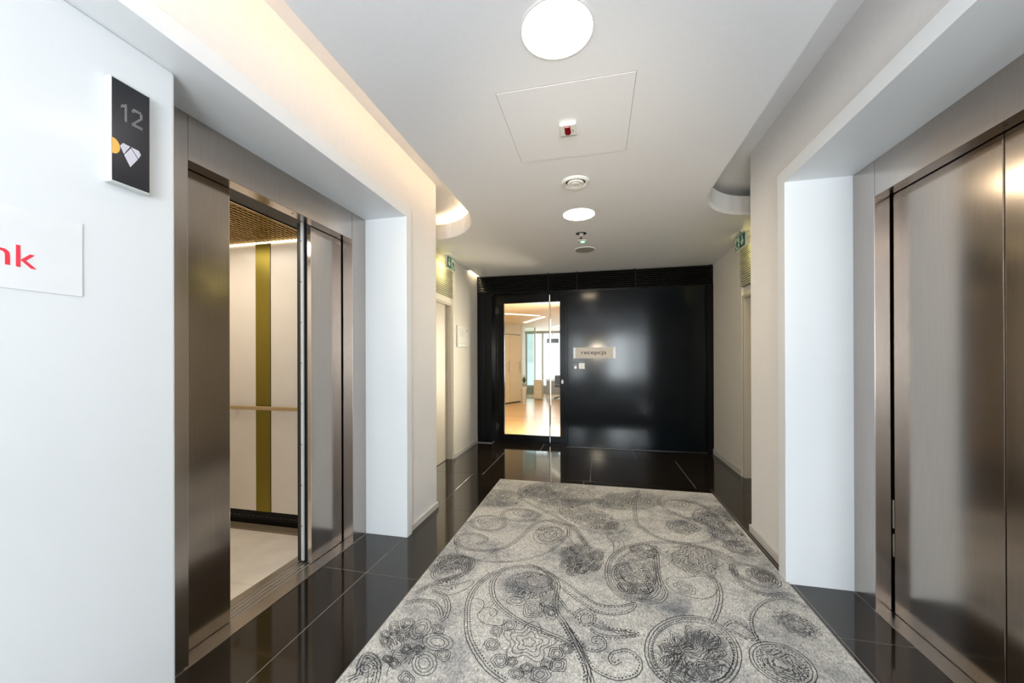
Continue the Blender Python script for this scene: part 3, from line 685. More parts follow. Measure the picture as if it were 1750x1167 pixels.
# ================================================================ RUG
STROKES = [["dd",0,[[-377,1514],[-465,1559],[-549,1638],[-614,1724],[-660,1826],[-705,1980],[-704,2130],[-654,2264],[-564,2350],[-460,2398],[-346,2389],[-265,2318],[-226,2236],[-224,2099],[-206,1994],[-162,1925],[-114,1835],[-70,1753],[-42,1669],[-37,1590]]],
["dd",0,[[-596,2292],[-612,2195],[-586,2086],[-538,2004],[-448,1929],[-362,1881],[-254,1843],[-167,1813],[-110,1780]]],
["l",0,[[-666,2014],[-619,1999],[-605,1940],[-618,1891],[-586,1842],[-529,1828],[-472,1841],[-450,1872]]],
["l",0,[[-610,1893],[-607,1934],[-582,1955],[-540,1949],[-519,1918],[-536,1892],[-558,1904],[-557,1925]]],
["l",1,[[-264,2223],[-275,2182],[-304,2151],[-346,2135],[-394,2139],[-440,2160],[-475,2196],[-491,2241],[-484,2285],[-455,2320],[-409,2338],[-356,2333],[-309,2308],[-276,2268]]],
["l",1,[[-268,2271],[-272,2241],[-290,2214],[-319,2195],[-352,2188],[-383,2193],[-408,2211],[-421,2237],[-418,2267],[-401,2296],[-372,2316],[-337,2324],[-304,2317],[-279,2298]]],
["l",1,[[-385,2043],[-388,2027],[-402,2013],[-423,2005],[-447,2002],[-470,2007],[-488,2019],[-496,2034],[-494,2051],[-480,2065],[-459,2074],[-433,2076],[-410,2071],[-392,2059]]],
["l",1,[[-409,2041],[-411,2034],[-419,2027],[-431,2023],[-445,2022],[-458,2024],[-468,2029],[-472,2036],[-470,2044],[-463,2050],[-450,2055],[-436,2056],[-423,2054],[-413,2048]]],
["l",1,[[-285,2005],[-282,1975],[-291,1945],[-315,1935],[-337,1929],[-365,1924],[-385,1949],[-388,1983],[-392,2014],[-385,2046],[-359,2057],[-335,2063],[-306,2068],[-286,2041]]],
["l",1,[[-296,2003],[-294,1979],[-300,1955],[-320,1948],[-337,1943],[-359,1939],[-375,1959],[-377,1985],[-380,2009],[-374,2035],[-354,2043],[-336,2048],[-313,2052],[-297,2031]]],
["l",1,[[-307,2001],[-305,1983],[-310,1966],[-324,1960],[-337,1957],[-353,1954],[-364,1968],[-366,1988],[-368,2005],[-364,2023],[-349,2029],[-336,2033],[-319,2036],[-308,2020]]],
["l",1,[[-318,1998],[-318,1981],[-330,1973],[-343,1969],[-354,1981],[-356,1998],[-350,2014],[-337,2018],[-322,2017]]],
["l",1,[[-204,1963],[-215,1950],[-224,1932],[-244,1943],[-263,1946],[-272,1968],[-281,1988],[-283,2009],[-272,2023],[-262,2042],[-242,2030],[-222,2026],[-213,2003],[-205,1983]]],
["l",1,[[-220,1972],[-227,1965],[-232,1955],[-243,1961],[-254,1963],[-260,1976],[-264,1987],[-265,1999],[-259,2006],[-254,2017],[-242,2011],[-231,2008],[-226,1995],[-221,1984]]],
["l",1,[[-194,1784],[-207,1763],[-227,1746],[-241,1734],[-244,1721],[-241,1703],[-239,1679],[-246,1659],[-264,1650],[-285,1654],[-304,1665],[-319,1673],[-332,1672],[-348,1661],[-370,1650],[-392,1649],[-406,1662],[-409,1684],[-404,1707],[-401,1724],[-407,1737],[-423,1750],[-442,1768],[-450,1790],[-442,1810],[-420,1821],[-394,1824],[-375,1826],[-364,1836],[-356,1857],[-344,1883],[-324,1899],[-302,1896],[-286,1875],[-277,1850],[-271,1831],[-259,1824],[-238,1823],[-213,1818],[-196,1805]]],
["l",1,[[-226,1777],[-235,1761],[-250,1749],[-261,1740],[-263,1730],[-260,1715],[-259,1698],[-264,1682],[-277,1675],[-294,1678],[-308,1687],[-319,1693],[-329,1692],[-342,1684],[-358,1676],[-375,1675],[-385,1685],[-388,1701],[-384,1719],[-381,1732],[-385,1741],[-397,1751],[-411,1765],[-417,1781],[-411,1796],[-394,1804],[-375,1806],[-361,1808],[-353,1815],[-347,1831],[-338,1849],[-323,1861],[-307,1859],[-295,1844],[-288,1825],[-283,1812],[-275,1806],[-259,1806],[-241,1803],[-227,1792]]],
["l",1,[[-257,1770],[-264,1759],[-273,1751],[-280,1745],[-282,1738],[-280,1729],[-279,1717],[-282,1706],[-291,1701],[-302,1703],[-312,1709],[-320,1714],[-326,1713],[-335,1707],[-346,1702],[-357,1701],[-364,1708],[-366,1719],[-363,1731],[-361,1740],[-364,1746],[-372,1753],[-381,1762],[-384,1773],[-380,1782],[-369,1788],[-356,1789],[-347,1790],[-342,1795],[-338,1805],[-332,1817],[-322,1825],[-312,1823],[-304,1814],[-299,1802],[-296,1793],[-290,1789],[-280,1789],[-268,1787],[-259,1780]]],
["l",1,[[-289,1763],[-292,1757],[-297,1753],[-300,1750],[-301,1747],[-300,1742],[-299,1736],[-301,1731],[-306,1728],[-311,1729],[-317,1732],[-320,1734],[-324,1734],[-328,1731],[-334,1728],[-339,1728],[-343,1732],[-343,1737],[-342,1743],[-341,1748],[-342,1751],[-346,1754],[-351,1759],[-352,1764],[-350,1769],[-345,1772],[-338,1772],[-334,1773],[-331,1775],[-329,1780],[-326,1786],[-322,1790],[-316,1789],[-312,1784],[-310,1778],[-309,1774],[-306,1772],[-300,1772],[-294,1771],[-290,1768]]],
["l",1,[[-459,1797],[-462,1783],[-464,1769],[-471,1755],[-486,1757],[-498,1764],[-511,1770],[-518,1784],[-515,1799],[-515,1814],[-507,1828],[-491,1826],[-479,1819],[-466,1812]]],
["l",1,[[-468,1796],[-470,1785],[-471,1775],[-476,1765],[-487,1766],[-496,1772],[-505,1776],[-510,1786],[-508,1796],[-507,1807],[-502,1817],[-491,1816],[-482,1811],[-472,1806]]],
["l",1,[[-476,1794],[-478,1784],[-482,1775],[-491,1778],[-500,1783],[-500,1793],[-499,1803],[-491,1806],[-482,1802]]],
["l",1,[[-449,1713],[-453,1696],[-459,1682],[-469,1671],[-484,1674],[-500,1669],[-510,1684],[-524,1697],[-521,1714],[-515,1729],[-505,1741],[-489,1738],[-473,1742],[-463,1726]]],
["l",1,[[-460,1711],[-462,1699],[-467,1689],[-474,1681],[-485,1683],[-496,1680],[-503,1690],[-513,1699],[-511,1712],[-507,1722],[-499,1730],[-488,1728],[-477,1731],[-470,1720]]],
["l",1,[[-471,1709],[-474,1698],[-480,1691],[-490,1689],[-497,1697],[-502,1708],[-498,1718],[-488,1719],[-478,1718]]],
["l",1,[[-385,1628],[-389,1610],[-397,1595],[-408,1584],[-424,1586],[-442,1582],[-452,1597],[-466,1610],[-463,1629],[-456,1644],[-444,1656],[-427,1653],[-409,1658],[-399,1641]]],
["l",1,[[-397,1626],[-400,1613],[-405,1602],[-413,1594],[-425,1596],[-437,1592],[-444,1604],[-455,1613],[-452,1626],[-447,1637],[-439,1645],[-427,1643],[-414,1647],[-407,1635]]],
["l",1,[[-408,1623],[-413,1612],[-419,1604],[-430,1603],[-438,1611],[-443,1622],[-438,1632],[-427,1633],[-416,1633]]],
["l",1,[[-347,1633],[-349,1620],[-357,1611],[-363,1601],[-375,1602],[-385,1605],[-397,1608],[-399,1621],[-401,1633],[-397,1645],[-385,1648],[-375,1653],[-364,1652],[-357,1641]]],
["l",1,[[-355,1631],[-356,1622],[-362,1615],[-367,1608],[-375,1609],[-382,1611],[-391,1613],[-392,1623],[-393,1631],[-391,1640],[-382,1642],[-375,1645],[-367,1645],[-362,1637]]],
["l",1,[[-363,1629],[-366,1621],[-370,1615],[-378,1617],[-385,1620],[-386,1628],[-383,1635],[-376,1637],[-369,1635]]],
["l",1,[[-308,1579],[-309,1564],[-318,1552],[-327,1541],[-341,1545],[-355,1542],[-362,1554],[-373,1564],[-372,1579],[-364,1591],[-355,1603],[-340,1598],[-326,1602],[-318,1589]]],
["l",1,[[-318,1577],[-318,1566],[-324,1558],[-331,1550],[-341,1553],[-351,1550],[-356,1559],[-363,1566],[-363,1577],[-357,1585],[-351,1594],[-340,1591],[-330,1593],[-325,1584]]],
["l",1,[[-327,1574],[-330,1566],[-335,1559],[-344,1559],[-350,1565],[-355,1573],[-350,1582],[-341,1583],[-332,1582]]],
["l",1,[[-278,1612],[-275,1599],[-284,1589],[-293,1582],[-304,1576],[-315,1582],[-329,1586],[-329,1601],[-332,1614],[-323,1624],[-314,1632],[-302,1638],[-291,1631],[-277,1627]]],
["l",1,[[-285,1611],[-283,1601],[-289,1594],[-296,1589],[-304,1585],[-312,1589],[-322,1592],[-322,1602],[-324,1612],[-318,1619],[-311,1624],[-303,1629],[-295,1624],[-285,1621]]],
["l",1,[[-292,1609],[-292,1600],[-299,1595],[-307,1596],[-315,1599],[-315,1608],[-310,1614],[-304,1620],[-295,1617]]],
["l",1,[[-194,1596],[-202,1576],[-214,1562],[-225,1546],[-243,1548],[-260,1549],[-279,1556],[-279,1578],[-281,1597],[-273,1615],[-254,1619],[-237,1632],[-219,1627],[-208,1611]]],
["l",1,[[-208,1593],[-213,1579],[-222,1569],[-229,1557],[-242,1559],[-255,1560],[-268,1565],[-268,1580],[-269,1594],[-263,1606],[-250,1610],[-238,1618],[-225,1615],[-218,1604]]],
["l",1,[[-221,1591],[-228,1579],[-235,1568],[-246,1571],[-258,1575],[-257,1589],[-251,1599],[-240,1605],[-229,1600]]],
["l",1,[[-195,1650],[-198,1638],[-200,1625],[-210,1616],[-223,1619],[-232,1622],[-243,1627],[-247,1639],[-244,1651],[-242,1664],[-231,1674],[-219,1671],[-209,1667],[-198,1663]]],
["l",1,[[-202,1649],[-204,1640],[-206,1631],[-213,1624],[-222,1626],[-229,1629],[-237,1632],[-239,1640],[-237,1649],[-235,1659],[-228,1666],[-219,1663],[-212,1661],[-204,1658]]],
["l",1,[[-210,1647],[-211,1639],[-217,1632],[-224,1635],[-231,1638],[-231,1646],[-229,1655],[-220,1656],[-213,1654]]],
["l",1,[[-137,1659],[-138,1643],[-144,1625],[-160,1619],[-175,1618],[-191,1615],[-205,1625],[-205,1644],[-204,1661],[-199,1679],[-182,1686],[-167,1686],[-150,1690],[-137,1679]]],
["l",1,[[-147,1657],[-148,1645],[-152,1633],[-163,1628],[-174,1628],[-186,1625],[-195,1633],[-195,1646],[-195,1658],[-191,1671],[-179,1676],[-168,1676],[-156,1679],[-147,1671]]],
["l",1,[[-157,1655],[-158,1643],[-167,1638],[-177,1636],[-186,1642],[-185,1654],[-181,1665],[-170,1666],[-159,1667]]],
["l",1,[[-147,1723],[-147,1704],[-161,1691],[-172,1677],[-188,1676],[-200,1685],[-216,1689],[-219,1707],[-217,1725],[-213,1745],[-195,1749],[-180,1753],[-164,1753],[-158,1736]]],
["l",1,[[-158,1721],[-158,1707],[-168,1698],[-175,1687],[-187,1687],[-195,1693],[-207,1696],[-209,1709],[-207,1722],[-205,1736],[-192,1739],[-181,1742],[-170,1742],[-165,1730]]],
["l",1,[[-168,1718],[-172,1707],[-179,1698],[-189,1701],[-199,1705],[-198,1717],[-194,1729],[-183,1730],[-174,1728]]],
["l",1,[[-400,1851],[-402,1833],[-403,1813],[-417,1802],[-434,1807],[-449,1809],[-465,1816],[-471,1836],[-470,1854],[-469,1875],[-455,1887],[-437,1882],[-422,1879],[-406,1871]]],
["l",1,[[-411,1849],[-412,1836],[-413,1822],[-422,1814],[-435,1817],[-445,1819],[-457,1824],[-461,1838],[-460,1851],[-459,1866],[-449,1875],[-437,1871],[-426,1869],[-414,1863]]],
["l",1,[[-421,1847],[-421,1834],[-429,1826],[-439,1829],[-449,1834],[-450,1846],[-449,1860],[-437,1860],[-427,1858]]],
["l",1,[[-115,1761],[-114,1744],[-125,1733],[-137,1725],[-149,1719],[-161,1725],[-166,1737],[-175,1747],[-177,1764],[-165,1776],[-154,1783],[-141,1791],[-129,1784],[-123,1772]]],
["l",1,[[-123,1759],[-123,1747],[-131,1739],[-139,1734],[-148,1729],[-156,1733],[-160,1742],[-166,1749],[-168,1761],[-159,1769],[-151,1775],[-142,1780],[-134,1775],[-129,1767]]],
["l",1,[[-132,1757],[-134,1746],[-142,1741],[-150,1740],[-155,1747],[-159,1757],[-152,1764],[-144,1769],[-137,1764]]],
["ld",0,[[-207,2213],[-133,2134],[-65,2079],[-7,2042],[60,2033],[132,2057],[181,2100],[203,2147],[192,2166],[126,2130],[62,2112],[-7,2118],[-90,2181],[-151,2245],[-254,2328],[-350,2386],[-444,2438]]],
["l",0,[[-207,2213],[-275,2290],[-341,2365],[-395,2424]]],
["ld",0,[[-305,2284],[-250,2174],[-169,2031],[-119,1986]]],
["ld",0,[[-115,1971],[-108,2009],[-88,2037],[-63,2049],[-40,2041],[-26,2019],[-23,1990],[-30,1963],[-45,1944],[-62,1938],[-78,1944],[-87,1960],[-88,1979],[-83,1997],[-72,2008],[-61,2010],[-53,2005],[-49,1994],[-49,1984],[-53,1976]]],
["ld",0,[[2,1967],[57,1922],[123,1897],[170,1898],[165,1916],[106,1943]]],
["ld",0,[[-91,1804],[-53,1769],[-8,1763],[33,1794],[38,1839],[11,1866],[-27,1851],[-26,1819],[-3,1817]]],
["ld",0,[[-144,1888],[-91,1804],[-61,1737],[-42,1684],[-8,1648],[82,1627],[166,1676],[187,1757],[136,1811],[64,1782],[44,1731],[69,1703],[100,1732]]],
["ld",0,[[-48,1953],[11,1922],[88,1925],[183,1925],[105,1890],[20,1882],[-37,1911]]],
["dd",0,[[-167,1926],[-127,1849],[-79,1745],[-42,1662],[-24,1593]]],
["dd",0,[[203,2173],[131,2202],[73,2285],[51,2406],[63,2550],[107,2677],[194,2795],[313,2881],[457,2928],[629,2935],[753,2903],[835,2851],[894,2745]]],
["dd",0,[[387,2823],[396,2727],[376,2546],[370,2412],[383,2304],[351,2224],[299,2186],[257,2185],[206,2200]]],
["dd",0,[[373,2631],[362,2475],[352,2346],[315,2261],[266,2218],[207,2214],[155,2235],[115,2314],[90,2415],[113,2524],[180,2588]]],
["l",0,[[176,2538],[142,2495],[130,2435],[148,2384]]],
["l",0,[[178,2512],[146,2470],[137,2417],[160,2375]]],
["l",0,[[181,2487],[150,2446],[144,2399],[172,2366]]],
["l",0,[[183,2462],[154,2422],[150,2381],[184,2357]]],
["l",0,[[185,2438],[158,2399],[157,2364],[196,2348]]],
["l",0,[[164,2535],[194,2449],[249,2406],[281,2341],[289,2274],[268,2232]]],
["l",0,[[189,2541],[214,2476],[263,2431],[301,2365],[313,2289]]],
["dd",1,[[215,2283],[206,2267],[190,2256],[169,2253],[148,2258],[131,2271],[120,2288],[119,2308],[128,2326],[144,2337],[166,2340],[187,2334],[205,2321],[214,2303]]],
["l",1,[[212,2387],[209,2377],[204,2367],[196,2361],[188,2360],[182,2363],[178,2370],[177,2379],[179,2390],[185,2400],[192,2406],[200,2408],[207,2405],[211,2397]]],
["l",0,[[240,2273],[260,2258],[284,2273]]],
["l",0,[[254,2288],[270,2263],[294,2287]]],
["l",0,[[268,2303],[280,2267],[304,2301]]],
["l",0,[[283,2319],[290,2272],[314,2316]]],
["l",1,[[395,2751],[379,2712],[349,2685],[314,2672],[278,2678],[248,2700],[230,2735],[228,2777],[244,2818],[274,2848],[312,2862],[350,2855],[381,2830],[396,2793]]],
["l",1,[[303,2790],[294,2771],[283,2753],[267,2736],[247,2732],[234,2744],[229,2758],[222,2772],[221,2793],[236,2813],[256,2821],[273,2822],[290,2821],[303,2810]]],
["l",1,[[285,2786],[280,2775],[274,2765],[264,2755],[253,2753],[246,2759],[243,2768],[239,2776],[239,2788],[247,2799],[258,2804],[268,2804],[278,2803],[285,2797]]],
["l",1,[[388,2739],[382,2713],[369,2689],[350,2684],[332,2671],[322,2688],[306,2696],[308,2721],[313,2747],[327,2772],[347,2778],[366,2791],[375,2773],[391,2765]]],
["l",1,[[377,2736],[373,2718],[363,2701],[349,2697],[336,2688],[330,2700],[318,2705],[320,2724],[323,2742],[333,2760],[347,2764],[361,2774],[367,2760],[379,2755]]],
["l",1,[[365,2734],[361,2716],[348,2709],[338,2710],[329,2717],[333,2735],[342,2748],[355,2756],[362,2747]]],
["l",1,[[279,2500],[265,2482],[246,2478],[226,2488],[208,2511],[196,2543],[192,2577],[198,2607],[212,2626],[232,2630],[253,2619],[271,2594],[283,2561],[285,2528]]],
["l",1,[[325,2364],[311,2365],[300,2370],[286,2374],[281,2398],[286,2427],[291,2455],[302,2480],[317,2479],[329,2473],[343,2469],[348,2443],[342,2414],[336,2387]]],
["l",1,[[322,2380],[312,2380],[304,2384],[294,2387],[290,2405],[294,2425],[298,2445],[306,2463],[316,2462],[324,2458],[334,2455],[338,2436],[334,2416],[330,2396]]],
["l",1,[[319,2396],[310,2398],[302,2401],[301,2420],[305,2438],[314,2446],[322,2443],[329,2432],[325,2413]]],
["dd",0,[[411,4044],[342,3671],[319,3389],[319,3226],[373,3091],[453,2991],[564,2952],[703,2967],[809,3037],[871,3166],[869,3290],[799,3371],[696,3429],[599,3560],[550,3742],[617,3943]]],
["l",1,[[788,3206],[738,3157],[696,3120],[646,3082],[599,3108],[548,3124],[514,3174],[542,3240],[554,3304],[605,3348],[661,3349],[725,3375],[764,3329],[775,3268]]],
["l",1,[[760,3210],[720,3171],[687,3142],[648,3112],[611,3132],[570,3145],[544,3185],[567,3237],[576,3287],[616,3320],[659,3321],[709,3342],[740,3306],[749,3259]]],
["l",1,[[731,3214],[702,3186],[678,3164],[649,3142],[622,3157],[593,3167],[574,3196],[591,3233],[598,3269],[626,3293],[658,3294],[694,3309],[716,3283],[723,3249]]],
["l",1,[[702,3218],[675,3194],[649,3173],[623,3187],[606,3212],[618,3247],[644,3267],[676,3276],[694,3250]]],
["l",1,[[784,2682],[754,2660],[729,2644],[721,2624],[720,2592],[712,2559],[691,2543],[664,2547],[640,2558],[622,2555],[602,2534],[577,2511],[553,2508],[539,2530],[534,2562],[526,2581],[505,2584],[473,2586],[452,2601],[454,2631],[474,2663],[489,2688],[485,2711],[468,2741],[462,2776],[479,2803],[513,2812],[543,2815],[560,2831],[572,2867],[591,2906],[618,2919],[643,2899],[660,2868],[676,2855],[703,2867],[737,2882],[763,2874],[766,2840],[754,2799],[748,2771],[761,2754],[785,2737],[797,2711]]],
["l",1,[[753,2685],[729,2667],[709,2654],[702,2637],[702,2611],[696,2584],[679,2571],[656,2574],[637,2583],[622,2581],[606,2563],[585,2544],[565,2542],[554,2560],[550,2587],[544,2603],[526,2605],[501,2607],[483,2619],[486,2644],[502,2670],[514,2690],[511,2708],[498,2732],[493,2760],[507,2782],[534,2789],[558,2792],[572,2804],[582,2833],[597,2864],[618,2874],[638,2858],[652,2834],[665,2824],[687,2834],[714,2845],[735,2839],[737,2812],[728,2780],[723,2757],[734,2744],[754,2729],[764,2708]]],
["l",1,[[723,2688],[704,2674],[689,2664],[683,2651],[684,2631],[679,2610],[666,2599],[648,2602],[633,2609],[622,2608],[609,2594],[593,2579],[578,2577],[569,2591],[566,2612],[561,2625],[548,2627],[528,2628],[515,2637],[517,2656],[530,2676],[539,2692],[537,2706],[527,2724],[524,2745],[535,2762],[555,2767],[573,2769],[584,2778],[591,2800],[603,2823],[619,2831],[634,2819],[644,2801],[654,2793],[671,2801],[691,2810],[707,2805],[709,2785],[702,2760],[699,2743],[707,2733],[723,2722],[730,2706]]],
["l",1,[[692,2691],[679,2681],[668,2674],[664,2665],[665,2651],[662,2636],[652,2628],[640,2630],[629,2636],[621,2635],[612,2625],[601,2614],[590,2613],[584,2623],[582,2638],[579,2647],[570,2648],[556,2649],[547,2656],[549,2669],[558,2683],[564,2694],[563,2703],[556,2716],[554,2731],[562,2742],[576,2745],[588,2747],[595,2753],[600,2768],[608,2783],[619,2789],[630,2781],[637,2768],[644,2763],[655,2768],[669,2774],[680,2771],[682,2758],[677,2741],[675,2729],[681,2722],[691,2715],[697,2703]]],
["l",1,[[660,2694],[653,2689],[647,2685],[645,2680],[645,2671],[644,2663],[638,2659],[631,2660],[626,2663],[621,2662],[616,2656],[610,2650],[603,2650],[600,2656],[599,2664],[597,2669],[592,2670],[584,2670],[579,2674],[580,2682],[585,2690],[589,2696],[588,2701],[585,2708],[584,2716],[588,2722],[596,2724],[603,2725],[607,2728],[609,2736],[614,2745],[620,2748],[626,2743],[630,2737],[633,2734],[639,2737],[647,2740],[653,2738],[654,2731],[652,2722],[651,2715],[654,2711],[660,2707],[663,2701]]],
["dd",0,[[514,2865],[622,2904],[733,2899],[799,2816],[849,2698],[840,2580]]],
["l",0,[[687,2420],[691,2514],[637,2524],[563,2497],[500,2472],[437,2469],[399,2418],[410,2349],[455,2301],[529,2281],[593,2291],[649,2344],[680,2399]]],
["l",1,[[543,2344],[539,2319],[514,2316],[489,2315],[460,2321],[450,2349],[438,2372],[437,2398],[459,2409],[474,2429],[503,2428],[525,2407],[550,2391],[551,2364]]],
["l",1,[[529,2351],[527,2333],[508,2331],[491,2330],[470,2335],[463,2355],[455,2371],[454,2389],[470,2397],[480,2411],[500,2410],[516,2396],[535,2384],[535,2365]]],
["l",1,[[516,2358],[509,2345],[491,2345],[477,2356],[470,2372],[478,2384],[490,2396],[507,2385],[521,2373]]],
["dd",0,[[683,2545],[699,2463],[680,2342],[631,2208],[577,2101]]],
["dd",0,[[-372,3114],[-286,3075],[-205,3073],[-145,2978],[-102,2853],[-49,2713]]],
["l",0,[[-188,3058],[-84,3008],[-8,2973],[67,2972],[150,2999],[209,3109],[208,3202]]],
["l",0,[[-214,2861],[-178,2773],[-132,2709]]],
["l",0,[[66,2939],[106,2820],[107,2691]]],
["l",0,[[89,2943],[173,2897],[186,2764]]],
["l",1,[[141,2783],[131,2776],[122,2778],[114,2790],[109,2809],[109,2832],[113,2854],[120,2870],[130,2878],[140,2875],[147,2862],[152,2843],[152,2820],[148,2798]]],
["l",1,[[162,3110],[150,3085],[139,3055],[109,3058],[83,3066],[56,3076],[51,3107],[41,3134],[43,3168],[71,3179],[95,3195],[124,3187],[139,3159],[162,3140]]],
["l",1,[[145,3113],[137,3095],[128,3074],[107,3076],[89,3082],[69,3089],[66,3111],[59,3131],[60,3154],[80,3162],[97,3174],[117,3168],[128,3148],[145,3135]]],
["l",1,[[128,3117],[121,3098],[104,3095],[86,3099],[80,3118],[75,3139],[92,3148],[110,3151],[122,3135]]],
["l",1,[[37,2648],[35,2617],[25,2585],[4,2567],[-18,2569],[-37,2577],[-55,2594],[-62,2626],[-51,2660],[-34,2683],[-18,2705],[5,2724],[29,2714],[38,2681]]],
["l",1,[[29,2646],[28,2621],[20,2594],[2,2579],[-16,2580],[-32,2588],[-47,2601],[-53,2628],[-44,2656],[-30,2675],[-16,2693],[3,2709],[23,2701],[30,2673]]],
["l",1,[[22,2645],[20,2624],[14,2603],[0,2591],[-14,2592],[-27,2598],[-39,2609],[-43,2630],[-36,2652],[-25,2667],[-14,2682],[1,2694],[16,2688],[22,2666]]],
["l",1,[[14,2643],[11,2619],[-3,2603],[-19,2607],[-32,2619],[-30,2646],[-18,2663],[-3,2678],[13,2668]]],
["l",1,[[6,2641],[5,2626],[-4,2615],[-15,2618],[-23,2626],[-22,2643],[-14,2654],[-4,2664],[6,2657]]],
["l",1,[[14,2490],[16,2469],[1,2455],[-11,2439],[-28,2433],[-42,2442],[-58,2451],[-53,2475],[-56,2497],[-41,2512],[-29,2529],[-11,2535],[3,2525],[19,2515]]],
["l",1,[[7,2489],[9,2472],[-3,2461],[-13,2448],[-26,2444],[-37,2450],[-50,2458],[-46,2477],[-48,2494],[-36,2505],[-27,2519],[-13,2523],[-2,2516],[11,2508]]],
["l",1,[[-1,2487],[1,2475],[-8,2467],[-15,2457],[-24,2454],[-33,2459],[-42,2465],[-39,2479],[-40,2491],[-32,2499],[-25,2509],[-15,2512],[-7,2507],[2,2501]]],
["l",1,[[-8,2485],[-9,2474],[-17,2466],[-26,2468],[-33,2473],[-33,2486],[-25,2494],[-17,2501],[-8,2497]]],
["l",1,[[-162,2659],[-161,2629],[-174,2605],[-192,2595],[-210,2581],[-226,2600],[-248,2608],[-248,2640],[-251,2671],[-238,2697],[-219,2707],[-200,2722],[-184,2702],[-162,2693]]],
["l",1,[[-171,2657],[-170,2633],[-181,2614],[-195,2606],[-209,2596],[-221,2610],[-239,2617],[-239,2642],[-241,2667],[-231,2687],[-216,2695],[-201,2706],[-189,2690],[-171,2684]]],
["l",1,[[-181,2655],[-180,2638],[-187,2624],[-198,2618],[-208,2610],[-217,2621],[-229,2626],[-230,2644],[-231,2662],[-224,2676],[-213,2682],[-202,2690],[-193,2679],[-181,2674]]],
["l",1,[[-190,2653],[-191,2636],[-201,2629],[-211,2630],[-221,2637],[-221,2655],[-214,2667],[-204,2675],[-194,2667]]],
["l",1,[[-105,2715],[-107,2686],[-115,2657],[-132,2639],[-152,2641],[-169,2651],[-186,2666],[-197,2695],[-190,2728],[-173,2748],[-158,2764],[-139,2780],[-116,2776],[-104,2747]]],
["l",1,[[-114,2713],[-115,2691],[-121,2668],[-135,2653],[-151,2655],[-164,2663],[-178,2674],[-186,2697],[-180,2723],[-167,2739],[-155,2751],[-141,2764],[-123,2761],[-113,2738]]],
["l",1,[[-122,2711],[-124,2695],[-128,2678],[-138,2667],[-149,2669],[-159,2674],[-169,2683],[-175,2699],[-171,2718],[-161,2730],[-153,2738],[-142,2748],[-129,2745],[-122,2729]]],
["l",1,[[-131,2709],[-133,2693],[-142,2682],[-152,2685],[-162,2693],[-163,2711],[-154,2722],[-144,2731],[-133,2727]]],
["l",1,[[-28,2581],[-37,2554],[-49,2534],[-62,2513],[-82,2501],[-100,2513],[-107,2539],[-109,2563],[-112,2589],[-104,2618],[-85,2633],[-65,2631],[-48,2625],[-32,2609]]],
["l",1,[[-38,2579],[-45,2558],[-54,2542],[-64,2525],[-80,2516],[-94,2525],[-100,2546],[-101,2564],[-103,2585],[-97,2608],[-82,2620],[-67,2618],[-53,2613],[-41,2601]]],
["l",1,[[-47,2576],[-52,2561],[-59,2550],[-66,2538],[-78,2530],[-88,2537],[-92,2552],[-94,2566],[-95,2581],[-90,2598],[-79,2606],[-68,2605],[-59,2601],[-50,2592]]],
["l",1,[[-57,2574],[-62,2561],[-69,2549],[-81,2547],[-85,2561],[-86,2575],[-82,2590],[-71,2592],[-61,2588]]],
["l",1,[[-116,2548],[-120,2523],[-128,2497],[-144,2480],[-163,2482],[-178,2493],[-193,2505],[-205,2529],[-202,2560],[-185,2579],[-168,2589],[-151,2600],[-130,2600],[-117,2578]]],
["l",1,[[-125,2546],[-128,2526],[-134,2506],[-146,2493],[-161,2494],[-173,2502],[-185,2513],[-195,2531],[-192,2555],[-179,2570],[-166,2578],[-153,2586],[-136,2586],[-126,2569]]],
["l",1,[[-134,2544],[-136,2530],[-140,2515],[-149,2505],[-160,2506],[-169,2512],[-178,2520],[-184,2533],[-182,2551],[-173,2562],[-163,2567],[-154,2573],[-142,2573],[-134,2561]]],
["l",1,[[-143,2543],[-145,2528],[-153,2518],[-163,2521],[-171,2529],[-174,2544],[-165,2554],[-156,2560],[-145,2558]]],
["l",1,[[-169,2474],[-166,2450],[-172,2424],[-190,2411],[-209,2412],[-225,2418],[-241,2431],[-247,2457],[-241,2482],[-231,2502],[-219,2523],[-199,2535],[-180,2523],[-172,2497]]],
["l",1,[[-176,2472],[-174,2453],[-179,2433],[-193,2423],[-208,2424],[-221,2428],[-233,2439],[-238,2459],[-233,2478],[-225,2494],[-215,2511],[-200,2520],[-185,2510],[-179,2490]]],
["l",1,[[-184,2471],[-182,2457],[-186,2442],[-196,2435],[-207,2435],[-216,2438],[-226,2446],[-229,2461],[-225,2475],[-219,2486],[-212,2498],[-201,2505],[-190,2498],[-186,2484]]],
["l",1,[[-192,2469],[-191,2455],[-200,2446],[-210,2448],[-218,2456],[-218,2470],[-212,2481],[-203,2490],[-194,2482]]],
["l",1,[[-57,2451],[-67,2427],[-77,2408],[-89,2385],[-108,2381],[-122,2395],[-137,2408],[-145,2431],[-135,2456],[-125,2475],[-113,2500],[-93,2504],[-78,2488],[-64,2475]]],
["l",1,[[-66,2449],[-74,2430],[-82,2415],[-91,2397],[-106,2394],[-118,2405],[-129,2415],[-135,2434],[-127,2453],[-119,2468],[-110,2487],[-95,2490],[-83,2478],[-72,2467]]],
["l",1,[[-76,2447],[-81,2433],[-87,2422],[-94,2409],[-105,2407],[-113,2415],[-121,2422],[-126,2436],[-120,2450],[-114,2460],[-108,2474],[-96,2477],[-88,2468],[-80,2460]]],
["l",1,[[-85,2445],[-91,2432],[-97,2420],[-107,2423],[-115,2431],[-114,2445],[-108,2456],[-99,2464],[-91,2456]]],
